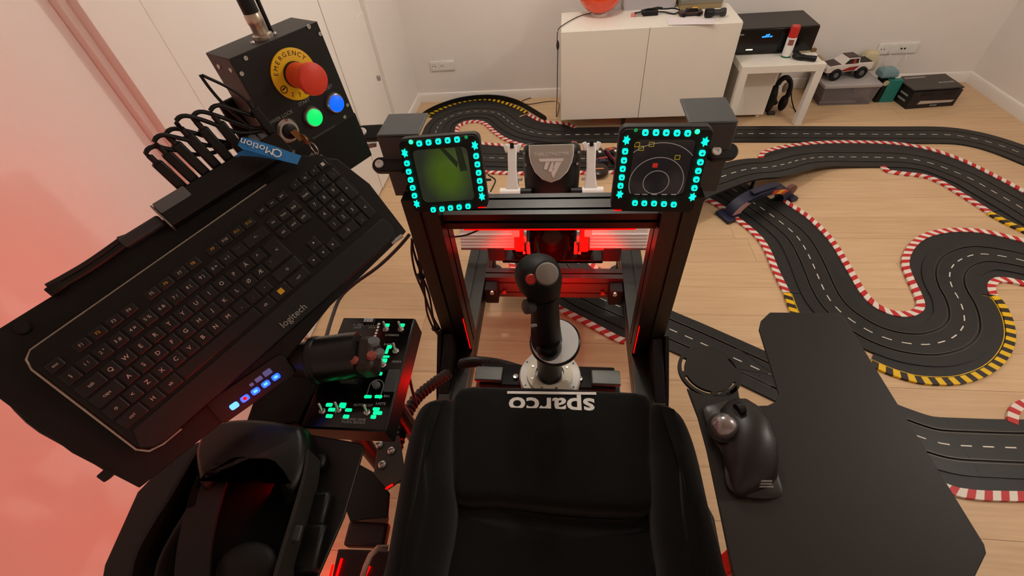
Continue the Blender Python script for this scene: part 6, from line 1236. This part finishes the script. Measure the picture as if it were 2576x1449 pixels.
def tsec(px, py, hw, h, n=20, sk=0.0, lf=1.0):
    c = at_z(px, py, RZ + 0.0008); R = []
    ax = Vector((0.93, 0.36, 0)).normalized()
    for k in range(n):
        a = 2 * math.pi * k / n; cx, sx = math.cos(a), math.sin(a); z = max(0.0, sx) ** 0.8 * h; R.append(c + ax * (hw * math.copysign(abs(cx) ** 0.8, cx) * (1 if cx > 0 else lf) + sk * z) + Z * z)
    return R
mb = MB(); mb.loft([tsec(1838, 1014, 0.012, 0.012), tsec(1842, 1026, 0.026, 0.026), tsec(1850, 1055, 0.035, 0.036, sk=0.2), tsec(1864, 1100, 0.041, 0.044, sk=0.22), tsec(1880, 1150, 0.043, 0.046, sk=0.15), tsec(1892, 1195, 0.041, 0.038), tsec(1898, 1225, 0.036, 0.024), tsec(1902, 1242, 0.026, 0.008)], True)
mb.build('body', mat('mouse_black', (26, 24, 24), 0.38, noise=0.06, nscale=60), tb, ang=60)
P = smooth_closed([at_z(x, yy, RZ + 0.003) for x, yy in ((1768, 1032), (1800, 1016), (1840, 1012), (1880, 1035), (1936, 1110), (1956, 1195), (1966, 1246), (1915, 1256), (1858, 1246), (1826, 1220), (1818, 1150), (1790, 1100))], 3)
mb = MB(); mb.loft([[p - Z * 0.0025 for p in P], [p + Z * 0.004 for p in P], [p + Z * 0.007 for p in inset(P, 0.004)]], True); mb.build('base_skirt', mat('mouse_skirt', (34, 32, 30), 0.35, noise=0.06), tb, ang=50)
lf_ = smooth_closed([at_z(x, yy, RZ + 0.034) for x, yy in ((1842, 1020), (1872, 1030), (1900, 1058), (1930, 1105), (1938, 1150), (1905, 1130), (1872, 1085), (1852, 1050))], 3)
mb = MB(); mb.loft([[p - Z * 0.02 for p in lf_], [p for p in lf_], [p + Z * 0.004 for p in inset(lf_, 0.004)]], True); mb.build('button_shell', mat('mouse_grey', (50, 54, 56), 0.4, noise=0.06), tb, ang=60)
p = at_z(1822, 1072, RZ + 0.030)
MB().lathe(p - Z * 0.006, Vector((-0.45, -0.15, 1)), [(0.024, -0.006), (0.0235, 0.002), (0.020, 0.004)], 28).build('ball_socket', M['blk'], tb)
MB().ball(p, 0.0195, 28, 18).build('thumb_ball', mat('ball_silver', (150, 144, 146), 0.22, 0.75, noise=0.1, nscale=200), tb, ang=90)
p = at_z(1861, 1028, RZ + 0.040); MB().cyl(p - Vector((0.005, 0.002, 0)), p + Vector((0.005, 0.002, 0)), 0.009, 16).build('scroll_wheel', M['blk'], tb)
for k, (x, yy, w_) in enumerate(((1928, 1210, 0.016), (1924, 1217, 0.020), (1920, 1224, 0.028))):
    p = at_z(x, yy, RZ + 0.024 - 0.004 * k); MB().box(p, (w_, 0.0022, 0.0006), (1, 0.05, 0), (0, 0.8, 0.5)).build('small_print', M['grey_print'], tb)

# ================================================================== cables and details around the rig
def ribbed(name, pts, r, m, label, cat='hose', pitch=0.009):
    c = spline(pts, pitch / 2); return one(name, MB().tube(c, [r * (1.0 if k % 2 else 0.82) for k in range(len(c))], 10), m, label, cat)
hose = mat('spiral_black', (30, 28, 27), 0.35, noise=0.15, nscale=60)
ribbed('cable_sleeve', [at_z(1340, 945, 0.585), at_z(1300, 930, 0.56), at_z(1250, 916, 0.53), at_z(1195, 910, 0.50), at_z(1160, 916, 0.47)], 0.017, hose, 'thick black spiral cable sleeve curving from the stick base to the left rail')
ribbed('cable_sleeve', [at_z(1128, 940, 0.52), at_z(1095, 962, 0.54), at_z(1050, 1000, 0.56), at_z(1020, 1050, 0.57), at_z(1003, 1105, 0.57), at_z(988, 1165, 0.56)], 0.017, hose, 'black spiral cable sleeve hanging between the throttle console and the seat', pitch=0.013)
for k, (dx, ph) in enumerate(((0, 0.0), (5, 1.6), (-4, 3.1), (2, 4.4))):
    P = [at_y(x + dx + 7 * math.sin(ph + j * 1.1), yy, 0.935) for j, (x, yy) in enumerate(((1040, 600), (1046, 640), (1056, 690), (1070, 740), (1082, 790), (1098, 830), (1118, 862)))]
    cable('loose_cable', P, 0.0035, M['blk'] if k % 2 else mat('dark_red_wire', (60, 24, 22), 0.5), ('thin black cable' if k % 2 else 'thin dark red wire') + ' in the loose bundle down the left upright', 'cable', ('black cables' if k % 2 else 'dark red wires') + ' bundled on the left upright', 0.012)
for x, yy in ((1058, 695), (1096, 826)): one('cable_tie', MB().ball(at_y(x, yy, 0.935), 0.016, 14, 8, (1, 0.8, 0.7)), M['blk'], 'black cable tie around the loose bundle on the left upright', 'cable tie', 'ties on the cable bundle')
cable('tray_cable', [at_z(1030, 590, 0.93), at_z(1000, 625, 0.90), at_z(950, 672, 0.86), at_z(890, 715, 0.82), at_z(855, 750, 0.80), at_z(835, 800, 0.80), at_z(820, 850, 0.84)], 0.0045, M['dgrey'], 'black cable sagging under the keyboard tray edge towards the throttle')
cable('thin_cable', [at_y(1205, 578, 0.99), at_y(1170, 592, 0.985), at_y(1130, 596, 0.98), at_y(1105, 588, 0.97)], 0.003, MATS['dark_red_wire'], 'thin dark cable hanging below the cross beam next to the left upright')
cable('thin_cable', [at_z(1030, 950, 0.86), at_z(1038, 985, 0.80), at_z(1046, 1010, 0.74)], 0.003, M['blk'], 'thin black cable dangling from the right side of the throttle console')
# seat side plate, rods and tube between console and seat
sp_ = thing('seat_side_plate', at_z(965, 1180, 0.60), 'dark grey steel seat side plate with bright bolts left of the seat', 'plate')
pl = [at_z(x, yy, 0.60) for x, yy in ((952, 1100), (1005, 1095), (1020, 1200), (975, 1232), (940, 1190))]
MB().prism(pl, (0, 0, -0.006)).build('plate', mat('plate_grey', (70, 66, 60), 0.5, noise=0.06), sp_, bevel=0.002)
for x, yy in ((962, 1170), (985, 1135), (955, 1120)): MB().lathe(at_z(x, yy, 0.60), Z, [(0.009, 0), (0.009, 0.004), (0.005, 0.006), (0.004, 0.003)], 14).build('bolt', M['steel'], sp_)
MB().prism([at_z(x, yy, 0.57) for x, yy in ((890, 1160), (945, 1190), (980, 1240), (975, 1300), (880, 1310), (850, 1230))], (0, 0, -0.008)).build('lower_plate', M['blk'], sp_, bevel=0.002)
cable('silver_tube', [at_z(912, 1452, 0.60), at_z(925, 1412, 0.61), at_z(940, 1386, 0.62), at_z(958, 1376, 0.62), at_z(975, 1378, 0.61)], 0.006, mat('tube_silver', (186, 168, 156), 0.35, 0.6), 'thin silver tube bending up beside the left bolster', 'tube')
one('adjuster_rod', MB().cyl(at_z(884, 1302, 0.56), at_z(975, 1308, 0.56), 0.008, 12), mat('rod_brown', (96, 76, 64), 0.4, 0.5), 'short brown grey adjuster rod beside the left bolster', 'rod')
one('seat_slider', MB().box(at_z(925, 1345, 0.54), (0.09, 0.05, 0.03), (1, 0.05, 0), (0, 1, 0)), mat('slider_grey', (60, 46, 44), 0.4, 0.4), 'dark seat slider block beside the left bolster', 'slider', bevel=0.006)
side = thing('side_light_bar', at_z(880, 1420, 0.56), 'black bar with thin red light strips between the side tray and the seat', 'light bar')
MB().prism([at_z(x, yy, 0.55) for x, yy in ((830, 1470), (850, 1380), (985, 1385), (975, 1480))], (0, 0, -0.02)).build('bar', mat('bar_dark', (40, 14, 14), 0.4), side, bevel=0.003)
for a_, b_ in (((846, 1452), (860, 1405)), ((917, 1452), (930, 1424)), ((830, 1452), (838, 1420))): led('strip_and_glint', at_z(*a_, 0.556), at_z(*b_, 0.556), 0.004, side)
led('strip_and_glint', at_z(970, 1230, 0.607), at_z(988, 1219, 0.607), 0.003, sp_)
